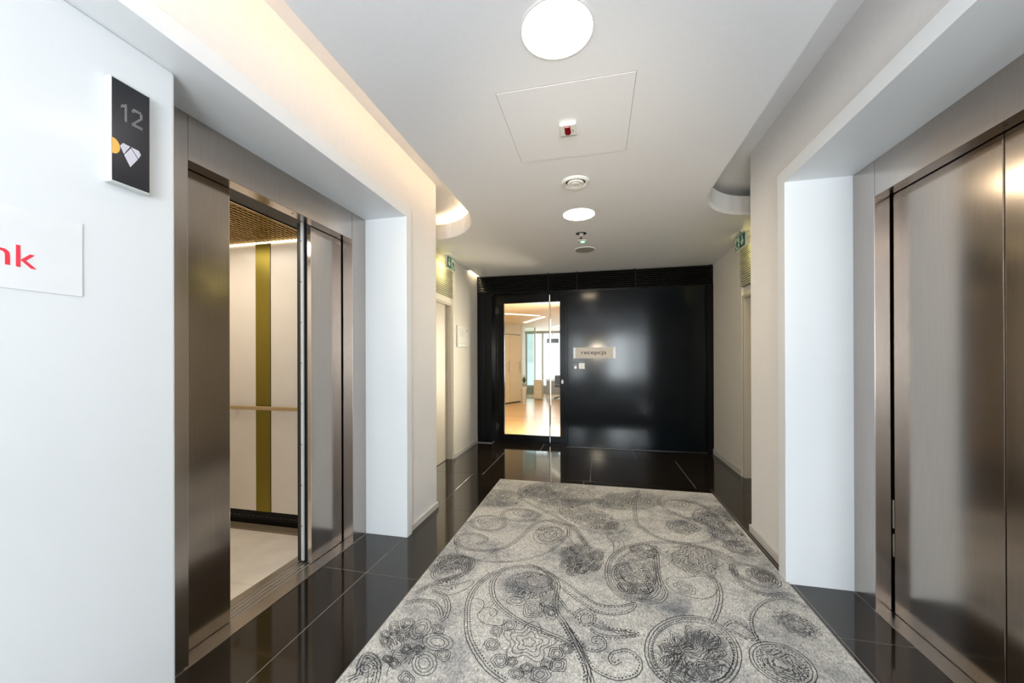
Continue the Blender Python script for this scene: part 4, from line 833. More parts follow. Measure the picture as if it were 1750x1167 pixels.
["l",1,[[-112,2415],[-124,2393],[-126,2367],[-144,2358],[-161,2349],[-179,2355],[-187,2377],[-198,2396],[-187,2419],[-185,2446],[-167,2456],[-149,2466],[-131,2459],[-123,2436]]],
["l",1,[[-122,2413],[-131,2395],[-133,2375],[-146,2368],[-160,2361],[-174,2366],[-181,2383],[-189,2398],[-180,2416],[-179,2437],[-165,2445],[-151,2453],[-136,2447],[-130,2429]]],
["l",1,[[-131,2411],[-137,2398],[-139,2384],[-149,2378],[-159,2373],[-169,2376],[-174,2389],[-180,2400],[-173,2413],[-172,2429],[-162,2434],[-152,2440],[-141,2436],[-137,2423]]],
["l",1,[[-140,2409],[-144,2396],[-152,2389],[-162,2385],[-168,2396],[-167,2409],[-164,2422],[-154,2426],[-146,2420]]],
["dd",1,[[603,1835],[571,1780],[531,1731],[486,1693],[439,1665],[390,1648],[344,1644],[301,1652],[265,1674],[237,1707],[219,1752],[215,1806],[224,1867],[248,1931],[286,1993],[337,2047],[396,2088],[458,2111],[517,2114],[567,2097],[604,2062],[627,2013],[633,1956],[625,1895]]],
["l",1,[[579,1837],[546,1780],[503,1733],[454,1698],[403,1677],[354,1671],[310,1682],[274,1708],[251,1749],[242,1803],[251,1865],[278,1930],[321,1990],[378,2038],[440,2066],[501,2071],[551,2052],[586,2013],[602,1960],[599,1899]]],
["l",1,[[383,1851],[375,1836],[366,1823],[354,1810],[339,1807],[331,1816],[328,1827],[325,1838],[326,1854],[338,1869],[353,1876],[365,1876],[377,1874],[385,1866]]],
["l",1,[[370,1848],[366,1840],[361,1832],[353,1825],[345,1823],[340,1828],[339,1834],[337,1841],[338,1850],[344,1858],[353,1862],[360,1862],[367,1861],[371,1857]]],
["l",1,[[567,1879],[555,1865],[542,1851],[523,1838],[500,1833],[488,1840],[483,1850],[478,1859],[479,1874],[497,1890],[520,1898],[538,1900],[557,1900],[569,1894]]],
["l",1,[[554,1876],[546,1866],[536,1856],[522,1846],[506,1843],[497,1848],[494,1855],[490,1862],[491,1873],[504,1884],[520,1889],[533,1891],[546,1891],[555,1886]]],
["l",1,[[541,1873],[533,1864],[521,1855],[508,1855],[504,1862],[503,1870],[514,1879],[528,1882],[539,1881]]],
["l",1,[[516,1781],[504,1773],[491,1768],[476,1770],[463,1783],[460,1800],[459,1814],[459,1831],[468,1846],[485,1846],[499,1836],[510,1824],[521,1811],[524,1794]]],
["l",1,[[508,1788],[500,1782],[491,1779],[479,1780],[470,1789],[468,1801],[468,1811],[468,1823],[474,1834],[486,1834],[496,1827],[504,1819],[511,1809],[514,1797]]],
["l",1,[[500,1795],[492,1790],[482,1790],[476,1800],[476,1810],[478,1821],[489,1821],[497,1814],[503,1804]]],
["l",1,[[441,1713],[431,1702],[423,1717],[415,1729],[412,1752],[419,1773],[422,1795],[432,1808],[442,1804],[453,1807],[458,1785],[458,1761],[458,1738],[449,1724]]],
["l",1,[[440,1725],[432,1717],[427,1728],[421,1737],[419,1753],[424,1768],[426,1784],[433,1793],[440,1791],[448,1793],[452,1777],[452,1760],[452,1743],[445,1733]]],
["l",1,[[438,1738],[432,1736],[427,1746],[428,1761],[431,1775],[438,1777],[445,1776],[445,1760],[444,1745]]],
["l",1,[[363,1683],[353,1680],[351,1696],[358,1724],[367,1748],[377,1773],[390,1794],[400,1797],[405,1787],[408,1773],[407,1752],[397,1723],[384,1704],[374,1694]]],
["l",1,[[368,1698],[361,1696],[359,1708],[364,1727],[371,1745],[378,1762],[387,1777],[394,1780],[398,1772],[400,1763],[399,1748],[393,1727],[383,1713],[376,1706]]],
["l",1,[[373,1714],[368,1715],[371,1732],[377,1748],[386,1762],[391,1759],[392,1750],[388,1732],[380,1720]]],
["l",1,[[296,1695],[295,1708],[306,1732],[314,1753],[332,1774],[348,1790],[369,1810],[374,1801],[376,1790],[373,1772],[354,1747],[340,1725],[322,1705],[311,1703]]],
["l",1,[[307,1710],[306,1720],[315,1737],[320,1752],[333,1767],[345,1778],[359,1793],[363,1786],[364,1778],[362,1765],[349,1747],[339,1732],[326,1718],[318,1716]]],
["l",1,[[318,1726],[321,1738],[327,1752],[339,1764],[351,1775],[352,1767],[349,1755],[338,1740],[328,1730]]],
["l",1,[[271,1768],[268,1779],[282,1798],[304,1814],[324,1823],[343,1832],[360,1832],[362,1821],[354,1805],[344,1789],[327,1770],[305,1758],[289,1758],[281,1763]]],
["l",1,[[284,1775],[281,1783],[291,1797],[307,1808],[321,1815],[335,1821],[347,1821],[349,1813],[343,1801],[336,1790],[324,1777],[308,1768],[296,1768],[291,1772]]],
["l",1,[[296,1782],[297,1792],[311,1802],[324,1808],[335,1809],[333,1800],[326,1789],[312,1778],[302,1779]]],
["l",1,[[279,1867],[294,1879],[310,1887],[329,1891],[345,1883],[365,1879],[366,1862],[373,1847],[358,1835],[342,1827],[324,1823],[309,1831],[288,1835],[287,1851]]],
["l",1,[[293,1864],[303,1872],[315,1879],[328,1881],[339,1875],[354,1872],[355,1861],[360,1850],[349,1841],[338,1836],[325,1833],[314,1839],[299,1841],[298,1853]]],
["l",1,[[306,1861],[317,1867],[328,1871],[340,1867],[344,1858],[342,1848],[331,1842],[320,1846],[309,1850]]],
["l",1,[[344,1976],[360,1975],[373,1967],[387,1960],[393,1935],[399,1913],[401,1887],[389,1878],[379,1868],[365,1871],[355,1891],[342,1905],[337,1930],[342,1950]]],
["l",1,[[352,1960],[363,1959],[372,1953],[382,1949],[386,1931],[391,1915],[392,1897],[383,1890],[376,1883],[366,1885],[359,1900],[350,1910],[346,1927],[350,1942]]],
["l",1,[[359,1944],[369,1941],[378,1937],[381,1921],[382,1905],[374,1899],[366,1902],[358,1913],[357,1929]]],
["l",1,[[440,2037],[449,2029],[457,2017],[460,1992],[454,1957],[443,1931],[433,1913],[422,1894],[410,1887],[404,1907],[407,1939],[411,1968],[417,2000],[428,2029]]],
["l",1,[[438,2015],[444,2010],[449,2001],[452,1984],[447,1959],[439,1940],[432,1927],[424,1913],[416,1908],[412,1923],[414,1946],[417,1967],[421,1989],[429,2010]]],
["l",1,[[435,1994],[440,1988],[443,1974],[438,1952],[431,1940],[423,1930],[420,1944],[422,1964],[427,1985]]],
["l",1,[[523,2031],[534,2031],[531,2008],[515,1972],[497,1943],[480,1917],[463,1896],[453,1896],[453,1913],[455,1933],[461,1960],[478,1996],[499,2020],[512,2026]]],
["l",1,[[513,2012],[521,2012],[519,1996],[508,1971],[495,1949],[483,1930],[470,1916],[463,1916],[463,1928],[465,1942],[469,1961],[482,1987],[496,2005],[505,2009]]],
["l",1,[[503,1994],[508,1989],[499,1967],[488,1948],[476,1935],[473,1941],[475,1955],[484,1977],[496,1991]]],
["l",1,[[569,1973],[567,1959],[559,1939],[539,1914],[516,1896],[497,1885],[478,1875],[467,1878],[475,1898],[492,1922],[509,1943],[530,1968],[555,1988],[569,1987]]],
["l",1,[[556,1961],[554,1950],[548,1936],[534,1919],[518,1906],[504,1897],[491,1890],[483,1893],[488,1907],[501,1924],[513,1939],[528,1957],[546,1971],[555,1970]]],
["l",1,[[542,1948],[540,1938],[528,1922],[514,1912],[502,1906],[500,1914],[512,1929],[524,1945],[540,1955]]],
["l",0,[[388,1852],[434,1850]]],
["l",0,[[382,1837],[418,1818]]],
["l",0,[[372,1824],[395,1790]]],
["l",0,[[360,1813],[367,1770]]],
["l",0,[[346,1808],[339,1761]]],
["l",0,[[334,1808],[314,1764]]],
["l",0,[[324,1813],[295,1778]]],
["l",0,[[319,1823],[286,1802]]],
["l",0,[[319,1837],[289,1834]]],
["l",0,[[324,1851],[302,1867]]],
["l",0,[[334,1865],[326,1898]]],
["l",0,[[347,1876],[356,1921]]],
["l",0,[[361,1882],[387,1931]]],
["l",0,[[373,1882],[414,1927]]],
["l",0,[[383,1876],[432,1910]]],
["l",0,[[388,1866],[439,1882]]],
["ld",0,[[746,1984],[751,2079],[785,2180],[861,2288],[949,2356],[1033,2375],[1084,2325]]],
["l",1,[[1055,2107],[1038,2105],[1023,2107],[1021,2092],[1015,2078],[1000,2085],[986,2094],[977,2083],[964,2074],[953,2088],[947,2103],[931,2099],[914,2099],[912,2115],[914,2131],[898,2136],[882,2145],[890,2159],[900,2170],[888,2184],[877,2200],[893,2207],[910,2210],[906,2227],[906,2246],[924,2242],[941,2235],[947,2251],[958,2265],[973,2252],[984,2237],[998,2245],[1015,2251],[1021,2232],[1023,2215],[1039,2214],[1057,2209],[1052,2192],[1045,2178],[1059,2168],[1071,2155],[1058,2145],[1044,2138],[1051,2123]]],
["l",1,[[1031,2124],[1020,2122],[1009,2124],[1007,2113],[1004,2102],[992,2108],[983,2114],[976,2107],[967,2100],[960,2110],[955,2121],[944,2118],[932,2118],[931,2130],[932,2140],[921,2144],[910,2151],[915,2161],[923,2168],[914,2178],[907,2189],[918,2194],[930,2196],[927,2208],[927,2220],[940,2218],[952,2213],[956,2224],[963,2234],[973,2224],[981,2214],[991,2220],[1002,2224],[1007,2211],[1008,2200],[1020,2199],[1032,2195],[1029,2183],[1024,2174],[1034,2167],[1042,2158],[1033,2150],[1024,2145],[1029,2135]]],
["l",1,[[1008,2141],[1001,2140],[994,2141],[994,2134],[991,2128],[985,2131],[980,2135],[976,2131],[970,2127],[966,2133],[963,2139],[957,2137],[950,2137],[950,2144],[950,2150],[944,2153],[937,2156],[941,2162],[945,2166],[940,2172],[936,2178],[943,2181],[949,2182],[948,2188],[948,2196],[955,2194],[962,2192],[964,2198],[968,2203],[974,2198],[978,2192],[984,2196],[990,2198],[993,2191],[994,2184],[1000,2184],[1007,2182],[1006,2175],[1003,2169],[1008,2166],[1014,2160],[1008,2156],[1003,2153],[1006,2147]]],
["dd",1,[[878,1811],[851,1784],[819,1766],[784,1757],[750,1758],[718,1769],[692,1790],[674,1819],[666,1854],[671,1893],[687,1930],[715,1962],[750,1985],[790,1996],[829,1993],[864,1977],[889,1951],[903,1918],[906,1881],[897,1844]]],
["l",1,[[862,1821],[849,1816],[833,1816],[825,1809],[820,1796],[810,1787],[797,1792],[786,1800],[775,1799],[762,1791],[749,1791],[742,1804],[739,1817],[728,1821],[712,1823],[703,1832],[708,1847],[714,1858],[707,1868],[695,1881],[697,1894],[712,1901],[724,1907],[725,1920],[725,1937],[737,1944],[754,1939],[767,1938],[776,1948],[789,1960],[802,1956],[811,1941],[820,1933],[835,1936],[851,1936],[857,1924],[853,1907],[856,1897],[869,1890],[879,1880],[873,1867],[861,1857],[857,1848],[862,1834]]],
["l",1,[[841,1834],[832,1830],[821,1830],[815,1825],[811,1815],[804,1809],[794,1812],[786,1819],[778,1817],[769,1812],[759,1812],[754,1821],[752,1831],[745,1834],[733,1835],[726,1842],[730,1852],[734,1861],[730,1868],[721,1877],[723,1886],[734,1891],[742,1896],[743,1905],[743,1917],[751,1922],[763,1919],[772,1917],[779,1925],[788,1933],[798,1931],[804,1920],[810,1915],[821,1917],[833,1916],[837,1908],[834,1896],[836,1889],[846,1884],[853,1876],[849,1867],[840,1860],[838,1853],[842,1843]]],
["l",1,[[821,1847],[815,1844],[808,1844],[804,1842],[802,1835],[798,1831],[792,1833],[786,1837],[782,1837],[776,1833],[770,1833],[767,1839],[766,1845],[761,1847],[754,1848],[750,1852],[752,1858],[755,1864],[752,1868],[747,1873],[748,1879],[755,1882],[760,1885],[760,1890],[761,1897],[765,1901],[773,1899],[778,1898],[782,1902],[788,1907],[793,1906],[797,1899],[801,1896],[808,1897],[815,1897],[817,1892],[816,1885],[817,1880],[823,1877],[828,1873],[825,1867],[820,1863],[818,1859],[821,1853]]],
["dd",0,[[829,2644],[839,2507],[879,2432],[949,2407],[1048,2442],[1091,2413]]],
["ld",0,[[623,2070],[667,2111],[711,2090],[736,2037],[727,2011],[686,2016],[646,2046],[619,2060]]],
["l",1,[[1055,2596],[1030,2573],[1011,2541],[985,2541],[959,2534],[949,2556],[949,2583],[952,2611],[976,2635],[996,2670],[1023,2669],[1051,2676],[1060,2652],[1059,2624]]],
["l",1,[[1044,2597],[1025,2579],[1009,2554],[989,2554],[968,2549],[961,2566],[961,2587],[963,2610],[982,2628],[998,2655],[1019,2655],[1041,2660],[1048,2641],[1047,2620]]],
["l",1,[[1033,2599],[1019,2586],[1008,2567],[993,2567],[978,2564],[972,2576],[972,2592],[974,2608],[988,2621],[999,2641],[1014,2641],[1030,2644],[1036,2631],[1035,2615]]],
["l",1,[[1022,2601],[1010,2586],[996,2581],[983,2582],[983,2598],[993,2613],[1005,2628],[1019,2629],[1022,2615]]],
["l",1,[[-835,1593],[-826,1580],[-829,1567],[-842,1562],[-854,1561],[-867,1562],[-881,1568],[-890,1581],[-892,1593],[-891,1605],[-886,1617],[-872,1620],[-857,1612],[-846,1602]]],
["l",1,[[-841,1592],[-834,1581],[-836,1571],[-846,1567],[-856,1567],[-866,1567],[-877,1572],[-884,1582],[-885,1592],[-885,1601],[-881,1610],[-869,1612],[-858,1606],[-849,1599]]],
["l",1,[[-847,1590],[-842,1583],[-843,1576],[-850,1573],[-857,1572],[-865,1573],[-873,1576],[-878,1584],[-879,1591],[-878,1597],[-875,1604],[-867,1605],[-859,1601],[-853,1596]]],
["l",1,[[-852,1589],[-849,1582],[-855,1578],[-862,1578],[-870,1581],[-872,1588],[-872,1595],[-866,1599],[-858,1594]]],
["l",1,[[-789,1610],[-790,1599],[-794,1592],[-797,1583],[-808,1584],[-818,1585],[-830,1589],[-833,1600],[-838,1610],[-836,1619],[-826,1621],[-820,1628],[-808,1625],[-800,1617]]],
["l",1,[[-796,1608],[-797,1601],[-800,1595],[-802,1589],[-809,1590],[-816,1590],[-825,1593],[-828,1601],[-831,1608],[-830,1615],[-823,1617],[-818,1621],[-810,1619],[-804,1614]]],
["l",1,[[-803,1607],[-805,1600],[-807,1595],[-814,1596],[-821,1599],[-823,1606],[-822,1611],[-816,1614],[-810,1612]]],
["l",1,[[-841,1787],[-824,1765],[-814,1736],[-815,1705],[-824,1678],[-841,1661],[-862,1656],[-883,1664],[-900,1684],[-911,1712],[-912,1744],[-903,1772],[-885,1791],[-863,1797]]],
["l",1,[[-847,1769],[-835,1753],[-828,1732],[-828,1710],[-835,1691],[-847,1678],[-862,1675],[-877,1681],[-890,1695],[-897,1715],[-898,1738],[-891,1758],[-879,1772],[-863,1776]]],
["l",1,[[-853,1752],[-845,1742],[-841,1729],[-841,1715],[-845,1703],[-853,1695],[-862,1693],[-872,1697],[-880,1706],[-884,1719],[-884,1733],[-880,1745],[-873,1754],[-863,1756]]],
["l",1,[[-665,1666],[-666,1643],[-682,1625],[-709,1614],[-742,1612],[-775,1621],[-803,1637],[-819,1660],[-820,1683],[-805,1703],[-776,1715],[-741,1716],[-706,1707],[-679,1689]]],
["l",1,[[-686,1665],[-687,1649],[-698,1635],[-718,1627],[-742,1626],[-766,1632],[-786,1644],[-797,1661],[-797,1677],[-786,1692],[-766,1700],[-741,1701],[-716,1694],[-697,1681]]],
["l",1,[[-707,1664],[-707,1654],[-714,1645],[-726,1640],[-742,1640],[-757,1644],[-769,1651],[-776,1661],[-776,1672],[-769,1681],[-757,1686],[-741,1687],[-726,1682],[-713,1674]]],
["l",1,[[-689,1503],[-700,1483],[-720,1473],[-745,1474],[-772,1487],[-794,1510],[-808,1537],[-810,1566],[-800,1588],[-778,1599],[-751,1597],[-723,1582],[-701,1558],[-689,1530]]],
["l",1,[[-705,1511],[-713,1497],[-727,1489],[-746,1490],[-765,1500],[-781,1516],[-791,1536],[-792,1556],[-785,1572],[-769,1580],[-750,1579],[-730,1568],[-714,1551],[-705,1531]]],
["l",1,[[-721,1520],[-726,1510],[-735,1506],[-747,1506],[-759,1512],[-769,1523],[-775,1535],[-775,1548],[-771,1557],[-761,1562],[-749,1562],[-737,1555],[-727,1544],[-721,1532]]],
["l",1,[[-897,1673],[-891,1656],[-893,1641],[-900,1632],[-913,1629],[-929,1633],[-944,1644],[-956,1660],[-963,1677],[-962,1692],[-954,1702],[-941,1705],[-925,1700],[-909,1689]]],
["l",1,[[-905,1671],[-901,1659],[-902,1648],[-908,1641],[-917,1639],[-928,1643],[-939,1650],[-948,1662],[-953,1674],[-952,1685],[-946,1692],[-937,1694],[-925,1691],[-914,1682]]],
["l",1,[[-913,1669],[-911,1662],[-911,1655],[-915,1651],[-921,1649],[-928,1651],[-935,1656],[-940,1663],[-943,1671],[-942,1678],[-939,1682],[-933,1684],[-926,1682],[-919,1676]]],
["l",1,[[-967,1708],[-958,1688],[-956,1671],[-961,1660],[-972,1657],[-987,1664],[-1003,1678],[-1017,1697],[-1027,1718],[-1030,1736],[-1025,1747],[-1013,1750],[-997,1743],[-981,1728]]],
["l",1,[[-974,1706],[-968,1692],[-966,1679],[-970,1672],[-978,1670],[-989,1674],[-1000,1685],[-1010,1698],[-1017,1713],[-1019,1726],[-1015,1735],[-1007,1736],[-996,1731],[-984,1721]]],
["l",1,[[-981,1705],[-977,1696],[-976,1688],[-978,1683],[-983,1682],[-990,1685],[-997,1691],[-1004,1700],[-1008,1709],[-1009,1717],[-1007,1722],[-1001,1723],[-995,1720],[-987,1714]]],
["l",1,[[-909,1759],[-905,1745],[-910,1732],[-921,1723],[-937,1719],[-954,1722],[-970,1730],[-981,1743],[-985,1757],[-981,1770],[-969,1780],[-953,1784],[-935,1781],[-919,1772]]],
["l",1,[[-919,1757],[-916,1746],[-919,1737],[-927,1731],[-939,1728],[-951,1730],[-963,1736],[-971,1745],[-973,1755],[-970,1765],[-962,1772],[-951,1774],[-938,1772],[-926,1766]]],
["l",1,[[-928,1754],[-927,1748],[-929,1742],[-934,1738],[-941,1737],[-949,1738],[-956,1742],[-961,1747],[-963,1754],[-961,1760],[-956,1764],[-948,1765],[-940,1764],[-933,1760]]],
["l",1,[[-741,1732],[-744,1720],[-747,1706],[-763,1708],[-778,1712],[-794,1718],[-801,1733],[-810,1747],[-813,1763],[-800,1768],[-789,1775],[-773,1771],[-760,1757],[-745,1747]]],
["l",1,[[-751,1734],[-753,1726],[-755,1715],[-767,1717],[-777,1720],[-788,1724],[-793,1735],[-800,1745],[-802,1756],[-793,1760],[-785,1765],[-773,1762],[-765,1752],[-754,1745]]],
["l",1,[[-761,1736],[-762,1727],[-771,1726],[-781,1729],[-787,1738],[-792,1748],[-784,1752],[-775,1753],[-766,1745]]],
["l",1,[[-652,1589],[-652,1575],[-658,1563],[-673,1560],[-690,1566],[-706,1574],[-721,1586],[-729,1603],[-722,1616],[-710,1622],[-698,1628],[-681,1630],[-662,1620],[-653,1603]]],
["l",1,[[-662,1590],[-662,1581],[-666,1572],[-677,1570],[-689,1574],[-700,1580],[-711,1589],[-716,1601],[-711,1610],[-703,1614],[-694,1618],[-682,1620],[-669,1613],[-663,1601]]],
["l",1,[[-672,1592],[-672,1583],[-681,1580],[-692,1585],[-702,1593],[-702,1603],[-694,1607],[-685,1610],[-673,1602]]],
["l",1,[[-983,1650],[-979,1639],[-986,1633],[-997,1633],[-1009,1630],[-1022,1639],[-1032,1649],[-1043,1661],[-1037,1669],[-1032,1677],[-1025,1683],[-1010,1677],[-996,1672],[-983,1662]]],
["l",1,[[-990,1652],[-987,1644],[-992,1639],[-1001,1639],[-1009,1637],[-1019,1643],[-1026,1651],[-1033,1660],[-1029,1665],[-1026,1670],[-1020,1675],[-1010,1670],[-1000,1667],[-991,1660]]],
["l",1,[[-998,1653],[-997,1646],[-1005,1645],[-1013,1646],[-1020,1654],[-1022,1661],[-1019,1666],[-1010,1665],[-1001,1661]]],
["l",1,[[-949,1606],[-951,1596],[-955,1586],[-967,1581],[-983,1587],[-996,1596],[-1009,1606],[-1022,1619],[-1024,1633],[-1012,1639],[-997,1638],[-984,1637],[-967,1632],[-954,1620]]],
["l",1,[[-959,1608],[-960,1601],[-963,1594],[-971,1590],[-983,1594],[-993,1601],[-1002,1608],[-1011,1617],[-1012,1627],[-1004,1632],[-993,1631],[-984,1630],[-972,1626],[-962,1618]]],
["l",1,[[-969,1610],[-970,1603],[-977,1599],[-987,1604],[-996,1611],[-1001,1620],[-993,1624],[-984,1623],[-974,1619]]],
["l",1,[[-846,1500],[-850,1491],[-853,1482],[-863,1476],[-878,1482],[-891,1490],[-904,1498],[-909,1510],[-905,1518],[-902,1528],[-893,1535],[-876,1528],[-864,1519],[-851,1511]]],
["l",1,[[-855,1501],[-858,1495],[-860,1489],[-867,1484],[-878,1488],[-887,1494],[-896,1500],[-900,1508],[-897,1514],[-895,1521],[-888,1526],[-877,1521],[-868,1515],[-859,1509]]],
["l",1,[[-864,1503],[-866,1497],[-872,1492],[-881,1497],[-890,1503],[-890,1510],[-887,1516],[-878,1515],[-869,1510]]],
["l",1,[[-886,1515],[-891,1507],[-898,1503],[-905,1497],[-917,1502],[-929,1506],[-941,1513],[-942,1524],[-944,1533],[-939,1540],[-926,1538],[-916,1540],[-904,1534],[-896,1525]]],
["l",1,[[-895,1516],[-898,1510],[-903,1507],[-908,1503],[-917,1507],[-925,1510],[-934,1515],[-935,1522],[-936,1529],[-932,1534],[-924,1533],[-916,1534],[-908,1530],[-902,1523]]],
["l",1,[[-904,1517],[-908,1513],[-912,1510],[-920,1513],[-928,1518],[-928,1524],[-924,1528],[-917,1528],[-910,1524]]],
["l",1,[[-745,1437],[-750,1426],[-753,1414],[-768,1408],[-786,1417],[-801,1425],[-818,1434],[-823,1448],[-819,1460],[-816,1473],[-801,1479],[-781,1469],[-766,1461],[-750,1451]]],
["l",1,[[-756,1439],[-760,1431],[-762,1422],[-772,1418],[-786,1424],[-796,1430],[-808,1437],[-812,1447],[-809,1455],[-806,1464],[-796,1468],[-782,1462],[-771,1456],[-759,1449]]],
["l",1,[[-767,1440],[-770,1433],[-778,1428],[-789,1434],[-799,1440],[-799,1449],[-796,1457],[-783,1454],[-773,1449]]],
["dd",0,[[-1036,1898],[-989,1927],[-900,1938],[-830,1891],[-796,1839]]],
["dd",0,[[-936,2015],[-864,2012],[-798,1942],[-770,1845],[-788,1793]]],
["dd",0,[[-1025,1394],[-1000,1421],[-1022,1461],[-1035,1517],[-998,1526],[-944,1490],[-913,1441],[-896,1398]]],
["l",0,[[-1024,1379],[-1003,1404],[-1013,1440],[-1008,1470],[-979,1465],[-932,1390]]],
["l",0,[[-918,1575],[-895,1501],[-874,1433]]],
["dd",0,[[-1019,1987],[-986,2066],[-915,2146],[-827,2234],[-819,2308],[-853,2364]]],
["l",0,[[-949,2043],[-849,2005],[-773,2052],[-728,2144],[-757,2170],[-801,2128],[-886,2077]]],
["dd",0,[[-217,2871],[-238,3041],[-351,3124],[-490,3043],[-549,2831],[-626,2625],[-749,2534],[-892,2522],[-1007,2586],[-1038,2707],[-944,2762],[-820,2722],[-807,2630],[-860,2603]]],
["ld",0,[[-1033,2611],[-942,2455],[-806,2397],[-642,2403],[-454,2482],[-311,2636],[-217,2871]]],
["l",1,[[-233,2952],[-234,2876],[-258,2804],[-300,2748],[-350,2717],[-402,2715],[-445,2744],[-472,2799],[-477,2872],[-457,2949],[-414,3013],[-359,3050],[-302,3050],[-257,3014]]],
["l",1,[[-270,2928],[-270,2876],[-286,2825],[-316,2785],[-352,2762],[-388,2761],[-418,2782],[-437,2821],[-440,2873],[-425,2926],[-396,2970],[-357,2995],[-318,2996],[-287,2971]]],
["l",1,[[-306,2905],[-306,2875],[-315,2846],[-332,2822],[-353,2809],[-374,2809],[-391,2821],[-402,2844],[-403,2873],[-394,2903],[-378,2928],[-356,2942],[-334,2942],[-316,2929]]],
["dd",1,[[-487,3191],[-496,3133],[-533,3084],[-591,3052],[-661,3043],[-729,3058],[-783,3095],[-812,3149],[-810,3209],[-774,3262],[-712,3298],[-637,3308],[-565,3289],[-512,3247]]],
["l",1,[[-556,3234],[-562,3204],[-574,3175],[-601,3152],[-636,3150],[-664,3163],[-691,3176],[-716,3199],[-719,3233],[-691,3260],[-658,3271],[-628,3281],[-592,3285],[-562,3266]]],
["l",1,[[-589,3226],[-592,3210],[-599,3193],[-614,3180],[-634,3179],[-651,3186],[-665,3194],[-680,3207],[-681,3226],[-666,3241],[-647,3248],[-630,3253],[-609,3255],[-592,3245]]],
["dd",1,[[-730,2979],[-731,2918],[-758,2867],[-807,2834],[-869,2826],[-932,2843],[-985,2883],[-1018,2939],[-1024,3002],[-998,3058],[-947,3095],[-879,3104],[-812,3083],[-759,3038]]],
["l",1,[[-796,2988],[-802,2953],[-812,2920],[-833,2890],[-871,2881],[-906,2901],[-929,2928],[-953,2953],[-970,2991],[-956,3029],[-918,3045],[-882,3046],[-845,3044],[-810,3024]]],
["l",1,[[-819,2982],[-823,2957],[-830,2934],[-845,2912],[-873,2906],[-898,2921],[-914,2940],[-931,2958],[-943,2985],[-933,3012],[-906,3023],[-880,3024],[-854,3022],[-830,3009]]],
["l",1,[[-842,2977],[-847,2955],[-859,2934],[-885,2936],[-901,2954],[-916,2975],[-905,2998],[-881,3002],[-856,2999]]],
["l",1,[[-862,2390],[-853,2345],[-851,2295],[-895,2268],[-926,2232],[-968,2248],[-1011,2248],[-1040,2281],[-1052,2324],[-1058,2376],[-1013,2405],[-980,2447],[-934,2427],[-889,2426]]],
["l",1,[[-877,2380],[-870,2343],[-868,2302],[-904,2280],[-930,2249],[-965,2262],[-1001,2263],[-1025,2290],[-1035,2326],[-1039,2369],[-1002,2392],[-975,2427],[-937,2411],[-900,2410]]],
["l",1,[[-893,2371],[-887,2341],[-885,2308],[-914,2291],[-935,2266],[-963,2277],[-991,2277],[-1010,2299],[-1017,2328],[-1021,2361],[-991,2380],[-970,2407],[-940,2394],[-911,2394]]],
["l",1,[[-909,2361],[-898,2326],[-925,2300],[-954,2287],[-986,2293],[-997,2325],[-995,2360],[-968,2386],[-936,2376]]],
["l",1,[[-924,2352],[-917,2329],[-935,2312],[-953,2304],[-974,2308],[-981,2328],[-979,2351],[-962,2368],[-941,2361]]],
["dd",1,[[-805,2386],[-790,2329],[-798,2264],[-826,2203],[-869,2157],[-917,2134],[-963,2136],[-1000,2165],[-1019,2215],[-1016,2279],[-991,2345],[-947,2398],[-893,2426],[-842,2421]]],
["l",1,[[-810,3546],[-771,3469],[-812,3384],[-854,3311],[-914,3243],[-983,3279],[-1044,3302],[-1093,3361],[-1080,3453],[-1095,3550],[-1047,3640],[-967,3660],[-887,3700],[-832,3630]]],
["l",1,[[-833,3531],[-800,3468],[-834,3397],[-869,3335],[-919,3278],[-976,3309],[-1027,3328],[-1068,3378],[-1056,3454],[-1067,3534],[-1028,3608],[-962,3624],[-897,3657],[-852,3599]]],
["l",1,[[-856,3516],[-829,3466],[-856,3410],[-883,3361],[-923,3314],[-969,3339],[-1010,3355],[-1042,3394],[-1032,3455],[-1041,3518],[-1009,3576],[-958,3588],[-907,3614],[-871,3570]]],
["l",1,[[-878,3502],[-866,3439],[-900,3381],[-952,3361],[-1000,3385],[-1010,3448],[-1012,3521],[-957,3552],[-900,3566]]],
["l",1,[[-901,3487],[-892,3446],[-915,3409],[-949,3396],[-979,3411],[-985,3452],[-987,3499],[-952,3519],[-915,3528]]],
["l",1,[[-817,3893],[-829,3846],[-828,3791],[-872,3766],[-919,3768],[-968,3764],[-995,3810],[-1016,3850],[-1039,3901],[-1004,3941],[-974,3981],[-924,3999],[-882,3960],[-839,3939]]],
["l",1,[[-847,3887],[-855,3853],[-854,3814],[-886,3795],[-920,3797],[-955,3794],[-974,3827],[-989,3856],[-1005,3892],[-980,3920],[-958,3949],[-923,3962],[-893,3934],[-862,3919]]],
["l",1,[[-877,3880],[-880,3848],[-902,3825],[-934,3823],[-954,3849],[-971,3878],[-951,3904],[-925,3925],[-898,3904]]],
["dd",0,[[-789,3965],[-777,3747],[-658,3496],[-462,3321],[-307,3182],[-181,3017],[-65,2719]]],
["l",1,[[-391,3758],[-437,3707],[-446,3641],[-515,3630],[-584,3617],[-656,3646],[-693,3709],[-740,3770],[-697,3823],[-692,3896],[-617,3908],[-542,3922],[-466,3888],[-433,3819]]],
["l",1,[[-428,3759],[-464,3719],[-470,3667],[-525,3658],[-579,3648],[-637,3670],[-665,3720],[-702,3768],[-668,3810],[-663,3867],[-605,3876],[-547,3887],[-488,3861],[-461,3807]]],
["l",1,[[-465,3760],[-491,3731],[-495,3693],[-535,3686],[-575,3679],[-617,3696],[-638,3732],[-664,3767],[-639,3797],[-635,3838],[-593,3845],[-552,3852],[-509,3834],[-489,3795]]],
